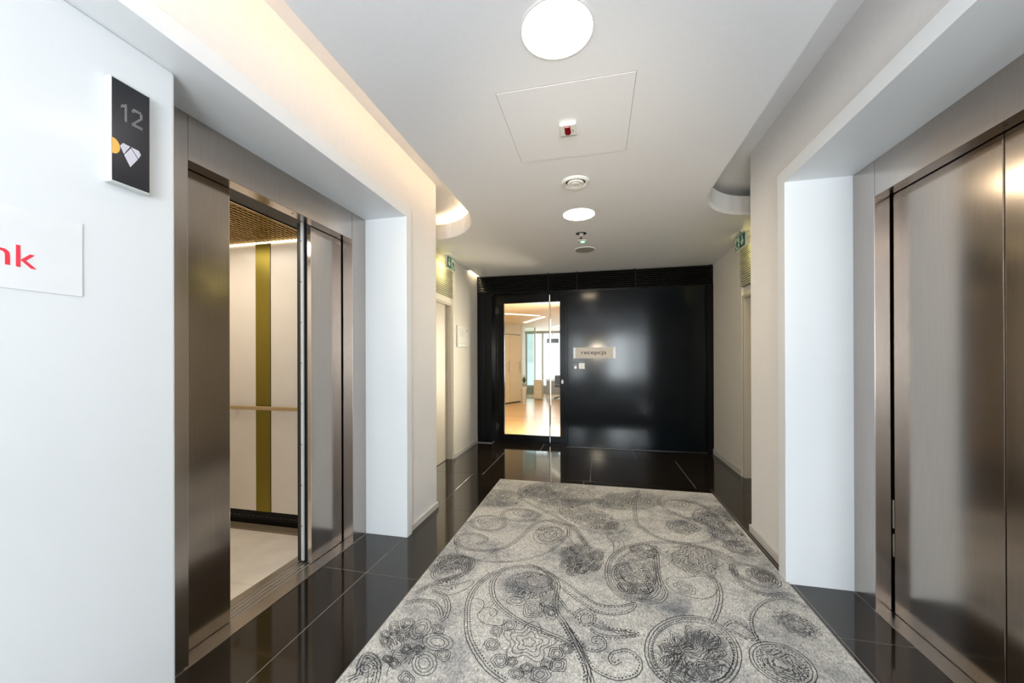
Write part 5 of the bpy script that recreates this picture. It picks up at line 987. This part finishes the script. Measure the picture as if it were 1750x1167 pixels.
["l",1,[[-502,3762],[-519,3731],[-549,3716],[-591,3713],[-615,3748],[-613,3781],[-602,3815],[-560,3817],[-525,3794]]],
["l",1,[[-200,3659],[-228,3598],[-252,3532],[-319,3494],[-398,3525],[-460,3557],[-531,3596],[-549,3669],[-524,3733],[-505,3808],[-432,3852],[-345,3814],[-281,3776],[-211,3733]]],
["l",1,[[-236,3660],[-259,3612],[-277,3559],[-330,3529],[-392,3554],[-441,3580],[-497,3610],[-511,3668],[-491,3718],[-475,3776],[-419,3810],[-351,3781],[-301,3751],[-246,3718]]],
["l",1,[[-273,3661],[-289,3626],[-302,3587],[-341,3565],[-387,3583],[-423,3603],[-463,3625],[-473,3667],[-458,3703],[-446,3745],[-406,3769],[-357,3748],[-321,3727],[-281,3703]]],
["l",1,[[-311,3662],[-324,3627],[-356,3602],[-396,3622],[-433,3645],[-427,3683],[-412,3722],[-366,3718],[-329,3698]]],
["l",1,[[-85,3520],[-97,3472],[-117,3423],[-166,3411],[-210,3429],[-256,3434],[-300,3467],[-300,3524],[-290,3574],[-272,3628],[-219,3640],[-173,3620],[-125,3614],[-82,3577]]],
["l",1,[[-108,3520],[-117,3483],[-133,3444],[-172,3435],[-206,3448],[-243,3453],[-277,3479],[-277,3523],[-269,3563],[-254,3605],[-213,3614],[-177,3599],[-140,3594],[-106,3565]]],
["l",1,[[-131,3521],[-138,3493],[-149,3465],[-177,3458],[-202,3468],[-229,3471],[-254,3491],[-254,3523],[-248,3551],[-237,3581],[-207,3588],[-181,3577],[-154,3574],[-130,3553]]],
["l",1,[[-154,3521],[-160,3493],[-185,3482],[-209,3490],[-232,3507],[-227,3536],[-214,3563],[-187,3557],[-160,3550]]],
["l",1,[[-317,3469],[-330,3427],[-345,3381],[-392,3363],[-440,3384],[-483,3396],[-531,3423],[-539,3472],[-528,3517],[-514,3567],[-464,3586],[-413,3562],[-369,3548],[-322,3520]]],
["l",1,[[-340,3470],[-351,3436],[-362,3400],[-399,3386],[-437,3402],[-471,3412],[-508,3433],[-514,3472],[-506,3507],[-495,3545],[-456,3560],[-416,3542],[-381,3531],[-345,3509]]],
["l",1,[[-364,3470],[-371,3445],[-379,3419],[-407,3409],[-434,3421],[-459,3428],[-486,3443],[-490,3472],[-484,3497],[-476,3525],[-448,3535],[-419,3522],[-394,3514],[-367,3498]]],
["l",1,[[-388,3470],[-394,3446],[-416,3432],[-441,3443],[-466,3457],[-463,3483],[-453,3509],[-424,3504],[-398,3495]]],
["l",1,[[104,3559],[97,3506],[53,3475],[6,3471],[-35,3469],[-83,3476],[-118,3513],[-119,3564],[-103,3608],[-80,3652],[-35,3681],[17,3670],[51,3636],[79,3603]]],
["l",1,[[80,3559],[74,3517],[40,3493],[3,3490],[-30,3488],[-68,3494],[-95,3523],[-96,3563],[-83,3598],[-65,3632],[-30,3655],[10,3646],[37,3619],[59,3594]]],
["l",1,[[55,3560],[51,3529],[26,3512],[-1,3509],[-25,3508],[-52,3512],[-72,3533],[-73,3563],[-63,3588],[-50,3612],[-25,3629],[4,3623],[24,3603],[40,3585]]],
["l",1,[[30,3560],[20,3533],[-7,3529],[-31,3529],[-50,3548],[-45,3574],[-31,3597],[-3,3600],[15,3582]]],
["l",1,[[303,3677],[301,3618],[258,3578],[206,3568],[149,3540],[103,3577],[76,3628],[48,3685],[91,3738],[124,3784],[172,3830],[228,3805],[287,3794],[325,3743]]],
["l",1,[[279,3678],[278,3632],[244,3600],[202,3592],[158,3569],[121,3599],[101,3639],[79,3684],[113,3725],[139,3761],[176,3797],[220,3778],[266,3769],[296,3730]]],
["l",1,[[255,3679],[254,3645],[229,3622],[199,3616],[167,3599],[140,3621],[126,3650],[110,3683],[134,3713],[154,3739],[180,3764],[212,3751],[245,3745],[267,3716]]],
["l",1,[[231,3680],[224,3647],[194,3639],[163,3636],[147,3665],[152,3698],[172,3724],[202,3725],[234,3715]]],
["l",1,[[483,3739],[468,3678],[426,3629],[369,3626],[313,3606],[282,3655],[229,3683],[233,3748],[245,3812],[287,3867],[349,3869],[409,3891],[440,3835],[492,3805]]],
["l",1,[[457,3740],[445,3692],[412,3653],[367,3650],[323,3635],[298,3674],[257,3696],[260,3747],[270,3797],[303,3839],[351,3841],[398,3858],[422,3815],[463,3792]]],
["l",1,[[430,3741],[422,3706],[398,3677],[365,3675],[333,3664],[315,3692],[285,3709],[288,3746],[295,3782],[319,3812],[354,3814],[387,3826],[405,3795],[435,3778]]],
["l",1,[[403,3742],[394,3706],[361,3699],[334,3706],[310,3726],[319,3761],[343,3785],[374,3795],[394,3771]]],
["l",1,[[-6,3301],[-43,3261],[-60,3214],[-113,3188],[-173,3202],[-237,3207],[-266,3254],[-264,3302],[-280,3355],[-230,3387],[-178,3412],[-111,3432],[-65,3385],[-26,3349]]],
["l",1,[[-36,3301],[-65,3269],[-78,3232],[-120,3211],[-167,3223],[-218,3227],[-240,3265],[-239,3302],[-251,3343],[-211,3368],[-171,3388],[-119,3403],[-83,3367],[-52,3339]]],
["l",1,[[-66,3301],[-87,3278],[-96,3251],[-127,3235],[-162,3244],[-198,3247],[-214,3275],[-213,3302],[-222,3331],[-193,3350],[-164,3364],[-126,3375],[-100,3349],[-78,3328]]],
["l",1,[[-96,3301],[-112,3278],[-137,3260],[-171,3266],[-188,3289],[-193,3316],[-169,3333],[-137,3347],[-113,3324]]],
["l",1,[[56,3240],[52,3204],[29,3167],[-20,3150],[-69,3158],[-113,3173],[-155,3198],[-171,3240],[-144,3278],[-105,3301],[-66,3325],[-12,3341],[42,3322],[60,3279]]],
["l",1,[[35,3240],[32,3211],[13,3182],[-25,3169],[-64,3175],[-98,3187],[-131,3207],[-143,3240],[-122,3270],[-91,3288],[-61,3306],[-19,3319],[23,3304],[38,3270]]],
["l",1,[[13,3240],[11,3219],[-2,3198],[-30,3188],[-59,3193],[-83,3202],[-107,3216],[-116,3240],[-101,3261],[-78,3274],[-57,3288],[-26,3297],[4,3286],[15,3262]]],
["l",1,[[-8,3240],[-13,3219],[-37,3207],[-63,3214],[-86,3228],[-82,3251],[-61,3264],[-35,3275],[-9,3262]]],
["l",1,[[147,3125],[151,3084],[113,3058],[70,3044],[20,3024],[-18,3054],[-45,3085],[-66,3122],[-32,3157],[-12,3194],[30,3223],[80,3209],[134,3204],[159,3166]]],
["l",1,[[126,3124],[130,3093],[100,3072],[66,3061],[27,3045],[-3,3069],[-24,3093],[-40,3123],[-13,3150],[2,3179],[35,3201],[74,3190],[116,3187],[136,3157]]],
["l",1,[[106,3124],[109,3101],[87,3086],[63,3078],[34,3066],[12,3084],[-3,3101],[-15,3123],[5,3143],[16,3163],[40,3179],[68,3172],[98,3169],[113,3148]]],
["l",1,[[86,3124],[82,3103],[57,3094],[30,3094],[15,3112],[20,3133],[33,3153],[61,3154],[88,3148]]],
["l",1,[[821,3763],[811,3696],[755,3659],[702,3645],[646,3630],[606,3663],[601,3720],[585,3771],[592,3842],[649,3883],[706,3898],[766,3914],[807,3876],[809,3815]]],
["l",1,[[796,3764],[788,3711],[745,3681],[703,3670],[659,3659],[627,3685],[623,3730],[611,3771],[616,3825],[661,3857],[706,3869],[752,3882],[785,3852],[786,3804]]],
["l",1,[[771,3765],[766,3726],[734,3704],[703,3696],[671,3688],[648,3707],[645,3740],[637,3770],[641,3809],[673,3832],[705,3841],[739,3850],[762,3829],[764,3794]]],
["l",1,[[746,3766],[732,3732],[701,3722],[672,3723],[667,3754],[662,3788],[692,3809],[723,3818],[741,3795]]],
["l",1,[[945,3708],[887,3661],[854,3608],[795,3593],[737,3589],[677,3603],[670,3663],[646,3718],[702,3767],[735,3825],[798,3842],[860,3845],[922,3829],[925,3764]]],
["l",1,[[913,3709],[868,3672],[842,3630],[795,3618],[750,3615],[703,3626],[697,3674],[678,3717],[723,3755],[749,3801],[798,3813],[846,3816],[895,3803],[897,3753]]],
["l",1,[[881,3710],[849,3683],[830,3652],[796,3643],[762,3641],[728,3650],[724,3684],[711,3716],[743,3744],[762,3776],[798,3785],[832,3787],[867,3778],[870,3742]]],
["l",1,[[850,3711],[823,3685],[794,3670],[758,3667],[749,3699],[759,3729],[782,3758],[816,3758],[841,3742]]],
["l",1,[[1054,2949],[1032,2912],[996,2887],[960,2864],[934,2881],[899,2880],[898,2913],[890,2945],[912,2983],[948,3009],[986,3035],[1013,3016],[1050,3017],[1048,2981]]],
["l",1,[[1037,2948],[1019,2919],[991,2900],[963,2881],[943,2895],[914,2894],[914,2920],[908,2945],[925,2975],[954,2995],[983,3016],[1004,3001],[1033,3001],[1032,2973]]],
["l",1,[[1019,2948],[1007,2927],[986,2913],[965,2899],[951,2909],[930,2908],[930,2928],[926,2946],[938,2967],[959,2982],[980,2996],[995,2986],[1016,2986],[1016,2966]]],
["l",1,[[1002,2947],[986,2930],[967,2917],[950,2922],[947,2937],[948,2957],[968,2973],[986,2971],[1002,2967]]],
["l",1,[[309,2313],[296,2288],[279,2264],[250,2249],[221,2252],[201,2265],[181,2279],[168,2304],[181,2334],[211,2352],[239,2359],[268,2368],[300,2366],[315,2342]]],
["l",1,[[295,2312],[285,2293],[271,2274],[249,2261],[226,2264],[210,2274],[194,2286],[184,2305],[194,2329],[218,2343],[240,2348],[263,2355],[287,2353],[300,2335]]],
["l",1,[[281,2311],[274,2297],[264,2283],[248,2274],[231,2276],[219,2284],[208,2292],[201,2306],[208,2323],[226,2333],[241,2337],[258,2342],[275,2341],[284,2328]]],
["l",1,[[267,2311],[260,2297],[245,2287],[231,2292],[220,2300],[220,2316],[236,2325],[251,2329],[267,2326]]],
["l",1,[[1385,2911],[1366,2858],[1315,2831],[1267,2788],[1227,2794],[1199,2815],[1186,2852],[1220,2906],[1236,2962],[1289,2991],[1342,3040],[1385,3032],[1412,3007],[1423,2966]]],
["l",1,[[1367,2910],[1353,2868],[1313,2847],[1274,2813],[1243,2818],[1221,2835],[1211,2864],[1238,2907],[1250,2950],[1292,2973],[1334,3011],[1367,3005],[1388,2985],[1397,2954]]],
["l",1,[[1350,2910],[1339,2879],[1310,2864],[1282,2839],[1259,2842],[1243,2855],[1236,2876],[1256,2907],[1265,2939],[1295,2955],[1325,2982],[1349,2978],[1364,2964],[1371,2941]]],
["l",1,[[1332,2909],[1315,2883],[1287,2863],[1270,2874],[1264,2893],[1277,2923],[1303,2941],[1331,2953],[1347,2940]]],
["dd",1,[[1105,2920],[1076,2882],[1033,2858],[983,2852],[937,2865],[902,2896],[885,2940],[891,2987],[920,3029],[965,3056],[1019,3062],[1067,3045],[1101,3011],[1115,2966]]],
["l",1,[[1077,2915],[1052,2892],[1020,2887],[992,2878],[959,2880],[943,2905],[932,2931],[924,2963],[949,2988],[983,2993],[1012,3002],[1046,2999],[1062,2973],[1071,2946]]],
["l",1,[[1056,2922],[1038,2905],[1015,2902],[995,2895],[971,2897],[960,2915],[952,2933],[947,2956],[964,2974],[989,2977],[1009,2984],[1033,2982],[1045,2963],[1051,2944]]],
["l",1,[[1034,2929],[1015,2917],[996,2912],[978,2921],[971,2938],[976,2958],[998,2963],[1019,2965],[1029,2948]]],
["dd",1,[[1051,2528],[1018,2496],[972,2483],[922,2492],[874,2522],[839,2569],[825,2625],[834,2678],[868,2716],[919,2731],[975,2718],[1024,2682],[1055,2631],[1064,2576]]],
["l",1,[[1033,2573],[1012,2560],[991,2552],[966,2547],[940,2559],[929,2588],[934,2615],[939,2639],[949,2665],[973,2679],[1000,2669],[1019,2648],[1035,2626],[1043,2599]]],
["l",1,[[1019,2583],[1004,2574],[989,2568],[971,2564],[952,2573],[945,2594],[948,2613],[952,2630],[959,2648],[976,2658],[995,2651],[1009,2637],[1020,2621],[1026,2601]]],
["l",1,[[1005,2593],[991,2585],[975,2582],[961,2595],[963,2613],[967,2630],[983,2638],[998,2626],[1007,2611]]],
["dd",0,[[543,3634],[640,3804],[819,3818],[955,3676],[981,3424],[1021,3176]]],
["ld",0,[[907,3489],[1039,3518],[1070,3328],[1068,3153]]],
["l",1,[[994,3236],[977,3191],[941,3182],[910,3205],[885,3231],[860,3264],[849,3314],[863,3360],[889,3389],[919,3412],[956,3415],[985,3379],[993,3327],[994,3284]]],
["l",1,[[981,3249],[967,3213],[939,3206],[914,3224],[894,3245],[875,3271],[866,3311],[878,3347],[898,3369],[921,3387],[950,3389],[973,3361],[979,3321],[980,3287]]],
["l",1,[[967,3262],[957,3236],[936,3230],[918,3244],[904,3259],[890,3278],[884,3307],[892,3333],[907,3349],[924,3362],[945,3364],[961,3343],[966,3314],[967,3289]]],
["l",1,[[953,3275],[940,3255],[922,3265],[908,3281],[902,3307],[914,3327],[930,3339],[949,3328],[952,3301]]],
["l",1,[[1003,3125],[984,3114],[968,3094],[946,3096],[931,3120],[912,3140],[915,3172],[926,3195],[933,3226],[956,3228],[977,3227],[1001,3217],[1003,3182],[1008,3154]]],
["l",1,[[991,3136],[977,3128],[966,3113],[950,3115],[940,3132],[926,3146],[929,3169],[936,3186],[941,3208],[957,3209],[973,3208],[989,3201],[991,3177],[995,3156]]],
["l",1,[[980,3146],[968,3137],[954,3135],[943,3149],[943,3169],[948,3187],[962,3189],[977,3187],[980,3166]]]]
MASKS = [[0.8,0.75,[[-242,2232],[-251,2169],[-286,2114],[-341,2077],[-405,2062],[-469,2074],[-521,2109],[-550,2164],[-550,2229],[-518,2291],[-459,2335],[-386,2351],[-316,2335],[-265,2292]]],[0.5,0.4,[[-182,2071],[-185,2023],[-200,1983],[-224,1958],[-254,1951],[-283,1965],[-306,1996],[-320,2040],[-321,2090],[-307,2134],[-281,2164],[-248,2171],[-217,2154],[-193,2118]]],[0.7,0.9,[[619,1870],[579,1790],[521,1724],[456,1682],[394,1668],[344,1685],[314,1731],[313,1802],[343,1886],[402,1967],[478,2023],[554,2040],[609,2012],[631,1950]]],[0.7,0.2,[[437,1814],[411,1748],[372,1694],[325,1659],[280,1649],[244,1665],[221,1705],[219,1765],[238,1834],[278,1899],[331,1943],[384,1954],[424,1931],[443,1880]]],[0.5,0.7,[[1051,2117],[1023,2092],[987,2081],[949,2086],[916,2106],[894,2138],[888,2177],[900,2215],[929,2243],[968,2256],[1009,2249],[1043,2226],[1063,2191],[1065,2152]]],[0.7,0.25,[[865,1822],[833,1794],[795,1781],[755,1785],[721,1804],[699,1837],[694,1878],[709,1919],[742,1951],[785,1966],[829,1961],[863,1937],[882,1900],[882,1859]]],[0.4,0.55,[[-773,1639],[-757,1582],[-765,1534],[-793,1504],[-836,1494],[-887,1507],[-939,1541],[-982,1593],[-1007,1652],[-1006,1708],[-977,1747],[-926,1758],[-866,1739],[-811,1696]]],[0.5,0.5,[[-803,2159],[-794,2125],[-802,2087],[-824,2053],[-855,2029],[-890,2019],[-923,2024],[-946,2045],[-957,2077],[-951,2115],[-930,2151],[-898,2177],[-860,2189],[-826,2182]]],[0,0.7,[[-842,1862],[-839,1834],[-854,1808],[-885,1789],[-924,1780],[-966,1784],[-1002,1798],[-1025,1822],[-1031,1850],[-1017,1878],[-985,1899],[-943,1908],[-899,1904],[-863,1887]]],[0.6,0.6,[[-920,1484],[-909,1454],[-911,1429],[-926,1413],[-950,1407],[-980,1414],[-1011,1432],[-1036,1458],[-1050,1488],[-1050,1515],[-1035,1534],[-1008,1540],[-976,1532],[-944,1511]]],[0.9,0.2,[[45,2597],[29,2512],[-11,2441],[-67,2395],[-130,2382],[-189,2402],[-234,2454],[-256,2530],[-249,2619],[-212,2702],[-150,2759],[-77,2775],[-12,2746],[31,2681]]],[0.7,0.3,[[783,2701],[741,2623],[680,2566],[611,2537],[546,2541],[495,2577],[467,2642],[471,2725],[509,2811],[573,2880],[652,2915],[726,2908],[778,2860],[797,2785]]],[0.6,0.0,[[372,2499],[341,2380],[293,2287],[236,2231],[180,2218],[132,2251],[100,2327],[91,2437],[110,2565],[158,2685],[225,2764],[296,2780],[350,2727],[377,2624]]],[0.8,0.3,[[433,2776],[413,2719],[376,2669],[329,2636],[279,2626],[237,2639],[210,2674],[203,2726],[219,2785],[256,2839],[307,2876],[360,2888],[405,2872],[431,2831]]],[0,0.8,[[141,2110],[121,2080],[80,2062],[26,2058],[-32,2070],[-84,2096],[-119,2131],[-130,2170],[-112,2203],[-68,2224],[-9,2227],[54,2212],[105,2184],[136,2147]]],[0,0.7,[[498,2212],[479,2165],[447,2124],[408,2097],[370,2089],[338,2100],[320,2129],[317,2172],[334,2222],[366,2267],[407,2297],[449,2307],[483,2292],[500,2258]]],[0.8,0.3,[[774,3208],[746,3153],[701,3113],[647,3095],[595,3101],[553,3132],[530,3181],[531,3241],[557,3300],[603,3345],[661,3366],[717,3357],[759,3322],[779,3268]]],[0,0.6,[[188,2118],[175,2094],[145,2071],[103,2052],[58,2042],[17,2042],[-12,2053],[-22,2072],[-12,2096],[18,2121],[61,2140],[109,2151],[151,2150],[179,2138]]],[0.9,0.4,[[6,3733],[-35,3598],[-136,3497],[-279,3444],[-441,3446],[-598,3505],[-723,3614],[-788,3759],[-773,3913],[-671,4041],[-503,4109],[-309,4098],[-139,4014],[-28,3881]]],[0.9,0.4,[[596,3769],[549,3661],[455,3566],[332,3499],[201,3471],[84,3485],[1,3542],[-30,3633],[1,3743],[93,3850],[228,3929],[376,3961],[503,3939],[581,3869]]],[0.9,0.2,[[170,3144],[134,3074],[60,3039],[-39,3044],[-148,3088],[-250,3167],[-324,3269],[-351,3375],[-322,3461],[-239,3505],[-122,3495],[1,3435],[101,3342],[159,3238]]],[0.9,0.3,[[-691,3568],[-694,3465],[-739,3377],[-815,3319],[-910,3298],[-1008,3319],[-1091,3378],[-1144,3469],[-1154,3575],[-1115,3675],[-1033,3745],[-925,3768],[-817,3739],[-734,3666]]],[0.9,0.4,[[-819,2387],[-809,2331],[-826,2273],[-864,2225],[-916,2195],[-973,2187],[-1024,2202],[-1062,2239],[-1077,2292],[-1065,2352],[-1028,2406],[-972,2441],[-909,2450],[-854,2430]]],[0.8,0.2,[[-235,2900],[-241,2834],[-269,2779],[-312,2742],[-363,2731],[-412,2747],[-452,2788],[-474,2848],[-473,2916],[-447,2978],[-401,3020],[-345,3032],[-291,3012],[-252,2964]]],[0,0.3,[[-345,2573],[-368,2539],[-438,2500],[-541,2465],[-657,2439],[-766,2428],[-847,2433],[-883,2454],[-866,2488],[-798,2528],[-691,2565],[-568,2592],[-455,2603],[-376,2596]]],[0.6,0.5,[[1062,3023],[1017,2970],[964,2953],[909,2975],[862,3034],[833,3122],[827,3224],[849,3320],[897,3387],[959,3407],[1021,3375],[1069,3301],[1092,3204],[1089,3105]]],[0.5,0.6,[[1222,3558],[1160,3439],[1070,3339],[969,3274],[872,3253],[797,3279],[755,3350],[757,3456],[807,3580],[899,3696],[1014,3777],[1125,3802],[1207,3764],[1240,3675]]],[0.7,0.4,[[1050,2546],[1024,2517],[990,2504],[953,2508],[921,2529],[899,2564],[892,2607],[903,2649],[930,2681],[967,2696],[1006,2690],[1039,2666],[1060,2628],[1063,2585]]],[0.2,0.35,[[-150,1693],[-161,1648],[-198,1608],[-253,1578],[-316,1564],[-377,1568],[-425,1590],[-451,1626],[-447,1671],[-412,1716],[-353,1750],[-282,1766],[-216,1760],[-169,1733]]],[0,0.6,[[-623,1771],[-604,1691],[-605,1629],[-624,1592],[-658,1584],[-701,1607],[-748,1659],[-790,1734],[-820,1820],[-827,1899],[-809,1951],[-767,1960],[-714,1924],[-662,1855]]],[0,0.5,[[-577,1650],[-565,1600],[-566,1559],[-580,1534],[-604,1529],[-633,1544],[-663,1578],[-689,1626],[-705,1679],[-707,1727],[-693,1758],[-666,1764],[-633,1743],[-601,1702]]],[0,0.5,[[101,1986],[87,1945],[54,1908],[8,1881],[-43,1870],[-90,1876],[-123,1898],[-138,1933],[-128,1975],[-96,2015],[-47,2044],[9,2057],[58,2049],[91,2023]]],[0,0.6,[[-8,1992],[-17,1957],[-41,1926],[-76,1904],[-115,1896],[-151,1902],[-178,1921],[-190,1952],[-184,1987],[-161,2020],[-124,2044],[-82,2054],[-44,2046],[-18,2024]]]]
RX0, RX1, RY0, RY1, RZ = -1.062, 1.108, -2.2, 4.093, .012
def rug_mat():
    m, nt, p = new_mat('patterned_wool_carpet')
    v = coords(nt)
    at = N(nt, 'ShaderNodeAttribute', _attribute_name='tone')
    sep = nt.nodes.new('ShaderNodeSeparateColor'); nt.links.new(at.outputs['Color'], sep.inputs[0])
    def mth(op, a, b=None, **k):
        n = nt.nodes.new('ShaderNodeMath'); n.operation = op
        for i, q in enumerate((a, b)):
            if q is None: continue
            if isinstance(q, (int, float)): n.inputs[i].default_value = q
            else: nt.links.new(q, n.inputs[i])
        return n.outputs[0]
    n1 = N(nt, 'ShaderNodeTexNoise', Scale=2.6, Detail=5, Roughness=.65); nt.links.new(v, n1.inputs['Vector'])
    n2 = N(nt, 'ShaderNodeTexNoise', Scale=1.0, Detail=2)
    nt.links.new(coords(nt, (210, 90, 210)), n2.inputs['Vector'])
    n3 = N(nt, 'ShaderNodeTexNoise', Scale=34, Detail=4, Roughness=.7); nt.links.new(v, n3.inputs['Vector'])
    tone = mth('ADD', sep.outputs[1], mth('MULTIPLY', mth('SUBTRACT', n1.outputs[0], .46), 2.6))
    tone = mth('ADD', tone, mth('MULTIPLY', mth('SUBTRACT', n3.outputs[0], .5), .8))
    base = ramp(nt, tone, [(.0, (.58, .565, .525)), (.35, (.41, .406, .39)), (.7, (.245, .26, .27)), (1, (.155, .17, .187))])
    # fibre grain
    grain = mth('ADD', .0, mth('MULTIPLY', n2.outputs[0], 2.1))
    mg = N(nt, 'ShaderNodeMix', _data_type='RGBA', _blend_type='MULTIPLY'); mg.inputs[0].default_value = 1
    nt.links.new(base, mg.inputs[6]); cg = nt.nodes.new('ShaderNodeCombineColor')
    for i in range(3): nt.links.new(grain, cg.inputs[i])
    nt.links.new(cg.outputs[0], mg.inputs[7])
    # contour-like stitched filling inside the motifs
    dn = N(nt, 'ShaderNodeTexNoise', Scale=16, Detail=2)
    nt.links.new(v, dn.inputs['Vector'])
    vo = N(nt, 'ShaderNodeTexVoronoi', Scale=8.5, _feature='F1'); nt.links.new(v, vo.inputs['Vector'])
    ph = mth('ADD', mth('MULTIPLY', vo.outputs['Distance'], 72), mth('MULTIPLY', dn.outputs[0], 30))
    wave = mth('SINE', ph)
    lines = mth('GREATER_THAN', wave, .45)
    lines = mth('MULTIPLY', lines, mth('GREATER_THAN', sep.outputs[0], .22))
    gap = mth('GREATER_THAN', n3.outputs[0], .40)
    lines = mth('MULTIPLY', mth('MULTIPLY', lines, gap), .78)
    mx = N(nt, 'ShaderNodeMix', _data_type='RGBA'); nt.links.new(lines, mx.inputs[0]); nt.links.new(mg.outputs[2], mx.inputs[6])
    mx.inputs[7].default_value = (.035, .037, .04, 1)
    nt.links.new(mx.outputs[2], p.inputs['Base Color'])
    p.inputs['Roughness'].default_value = .95; p.inputs['Specular IOR Level'].default_value = .1
    b = N(nt, 'ShaderNodeBump', Strength=.55, Distance=.004)
    hh = mth('SUBTRACT', n2.outputs[0], mth('MULTIPLY', lines, .8))
    nt.links.new(hh, b.inputs['Height']); nt.links.new(b.outputs[0], p.inputs['Normal'])
    return m
rug = thing('rug', (.02, 2.0, 0), 'large grey paisley patterned rug lying on the black floor tiles', 'rug')
st_ = .018
nx = int((RX1-RX0)/st_)+1; ny = int((RY1-RY0)/st_)+1
gx = np.linspace(RX0, RX1, nx); gy = np.linspace(RY0, RY1, ny)
GX, GY = np.meshgrid(gx, gy)
maze = np.zeros(GX.shape); tone = np.zeros(GX.shape)
for mz, tn, P in MASKS:
    P = np.array(P)/1000.; c = P.mean(0)
    for flip in (0, 1):
        X_ = GX if not flip else -GX+.03; Y_ = GY if not flip else GY+2.75
        ang = np.arctan2(Y_-c[1], X_-c[0]); rr = np.hypot(X_-c[0], Y_-c[1])
        pa = np.arctan2(P[:, 1]-c[1], P[:, 0]-c[0]); pr_ = np.hypot(P[:, 0]-c[0], P[:, 1]-c[1])
        o = np.argsort(pa); pa = pa[o]; pr_ = pr_[o]
        R_ = np.interp(ang, np.concatenate((pa-2*PI, pa, pa+2*PI)), np.tile(pr_, 3))
        k = rr/R_
        if flip: ok = GY < 1.25
        else: ok = GY > 1.0
        maze = np.maximum(maze, np.where(ok, np.clip((1.05-k)*3, 0, 1)*mz, 0))
        tone = np.maximum(tone, np.where(ok, np.clip((1.25-k)*1.6, 0, 1)*tn*.36, 0))
verts = np.stack((GX, GY, np.full(GX.shape, RZ)), -1).reshape(-1, 3)
idx = np.arange(nx*ny).reshape(ny, nx)
faces = np.stack((idx[:-1, :-1], idx[:-1, 1:], idx[1:, 1:], idx[1:, :-1]), -1).reshape(-1, 4)
me = bpy.data.meshes.new('pile'); me.from_pydata(verts.tolist(), [], faces.tolist())
ca = me.color_attributes.new('tone', 'FLOAT_COLOR', 'POINT')
cols = np.ones((nx*ny, 4)); cols[:, 0] = maze.ravel(); cols[:, 1] = tone.ravel(); cols[:, 2] = 0
ca.data.foreach_set('color', cols.ravel())
me.materials.append(rug_mat())
po = bpy.data.objects.new('pile', me); COL.objects.link(po); po.parent = rug; po.matrix_parent_inverse = Matrix.Translation(-rug.location)
po['kind'] = 'stuff'
M['rug_edge'] = plain('carpet_binding', (.22, .21, .19), .9, bump=.3, scale=200)
obj('edge', MB().box(RX0-.004, RX0, RY0, RY1, 0, RZ+.001).box(RX1, RX1+.004, RY0, RY1, 0, RZ+.001).box(RX0-.004, RX1+.004, RY1, RY1+.004, 0, RZ+.001).box(RX0-.004, RX1+.004, RY0-.004, RY0, 0, RZ+.001), 'rug_edge', rug, bevel=.0015)
# stitched outlines
def catmull(P, closed, step=.009):
    n = len(P); out = []
    segs = n if closed else n-1
    for i in range(segs):
        p0 = P[(i-1) % n] if closed or i > 0 else P[0]; p1 = P[i]; p2 = P[(i+1) % n]; p3 = P[(i+2) % n] if closed or i+2 < n else P[-1]
        L_ = math.hypot(p2[0]-p1[0], p2[1]-p1[1]); k = max(2, int(L_/step))
        for j in range(k):
            t = j/k; t2 = t*t; t3 = t2*t
            out.append(tuple(.5*((2*p1[a])+(-p0[a]+p2[a])*t+(2*p0[a]-5*p1[a]+4*p2[a]-p3[a])*t2+(-p0[a]+3*p1[a]-3*p2[a]+p3[a])*t3) for a in (0, 1)))
    out.append(out[0] if closed else tuple(P[-1])); return out
G = MB()
def inside(x, y): return RX0+.004 < x < RX1-.004 and RY0+.004 < y < RY1-.004
def ribbon(C, w, off=0, dash=0, z=RZ+.0012):
    n = len(C); prev = None; acc = 0
    for i in range(n):
        a = C[max(i-1, 0)]; b = C[min(i+1, n-1)]; dx, dy = b[0]-a[0], b[1]-a[1]; L_ = math.hypot(dx, dy) or 1
        nx_, ny_ = -dy/L_, dx/L_
        wob = random.uniform(-.0011, .0011)
        x = C[i][0]+nx_*(off+wob); y = C[i][1]+ny_*(off+wob)
        ww = w*random.uniform(.65, 1.15)/2
        cur = None
        if inside(x, y):
            k = len(G.v); G.v += [(x-nx_*ww, y-ny_*ww, z), (x+nx_*ww, y+ny_*ww, z)]; cur = k
        if prev is not None and cur is not None:
            if not dash or (i % 2): G.f.append((prev, cur, cur+1, prev+1))
        prev = cur
def scale_for(C):
    return 1.0
def draw(kind, closed, P):
    C = catmull(P, closed, .0085)
    w = .0033 if kind == 'l' else .0041
    if kind == 'l': ribbon(C, w)
    elif kind == 'ld': ribbon(C, w); ribbon(C, .0062, .013, 1)
    else: ribbon(C, w, .0075); ribbon(C, w, -.0075); ribbon(C, .0062, -.021, 1)
for kind, closed, P in STROKES:
    P = [(p[0]/1000., p[1]/1000.) for p in P]
    draw(kind, closed, P)
    Q = [(-x+.03, y-2.75) for x, y in P]
    if max(q[1] for q in Q) < 1.25: draw(kind, closed, Q)
M['stitch'] = plain('dark_wool_stitch', (.045, .047, .05), .95, var=.3, scale=120)
po2 = obj('stitched_outline', G, 'stitch', rug); po2['kind'] = 'stuff'; po2['label'] = 'dark stitched paisley outlines'
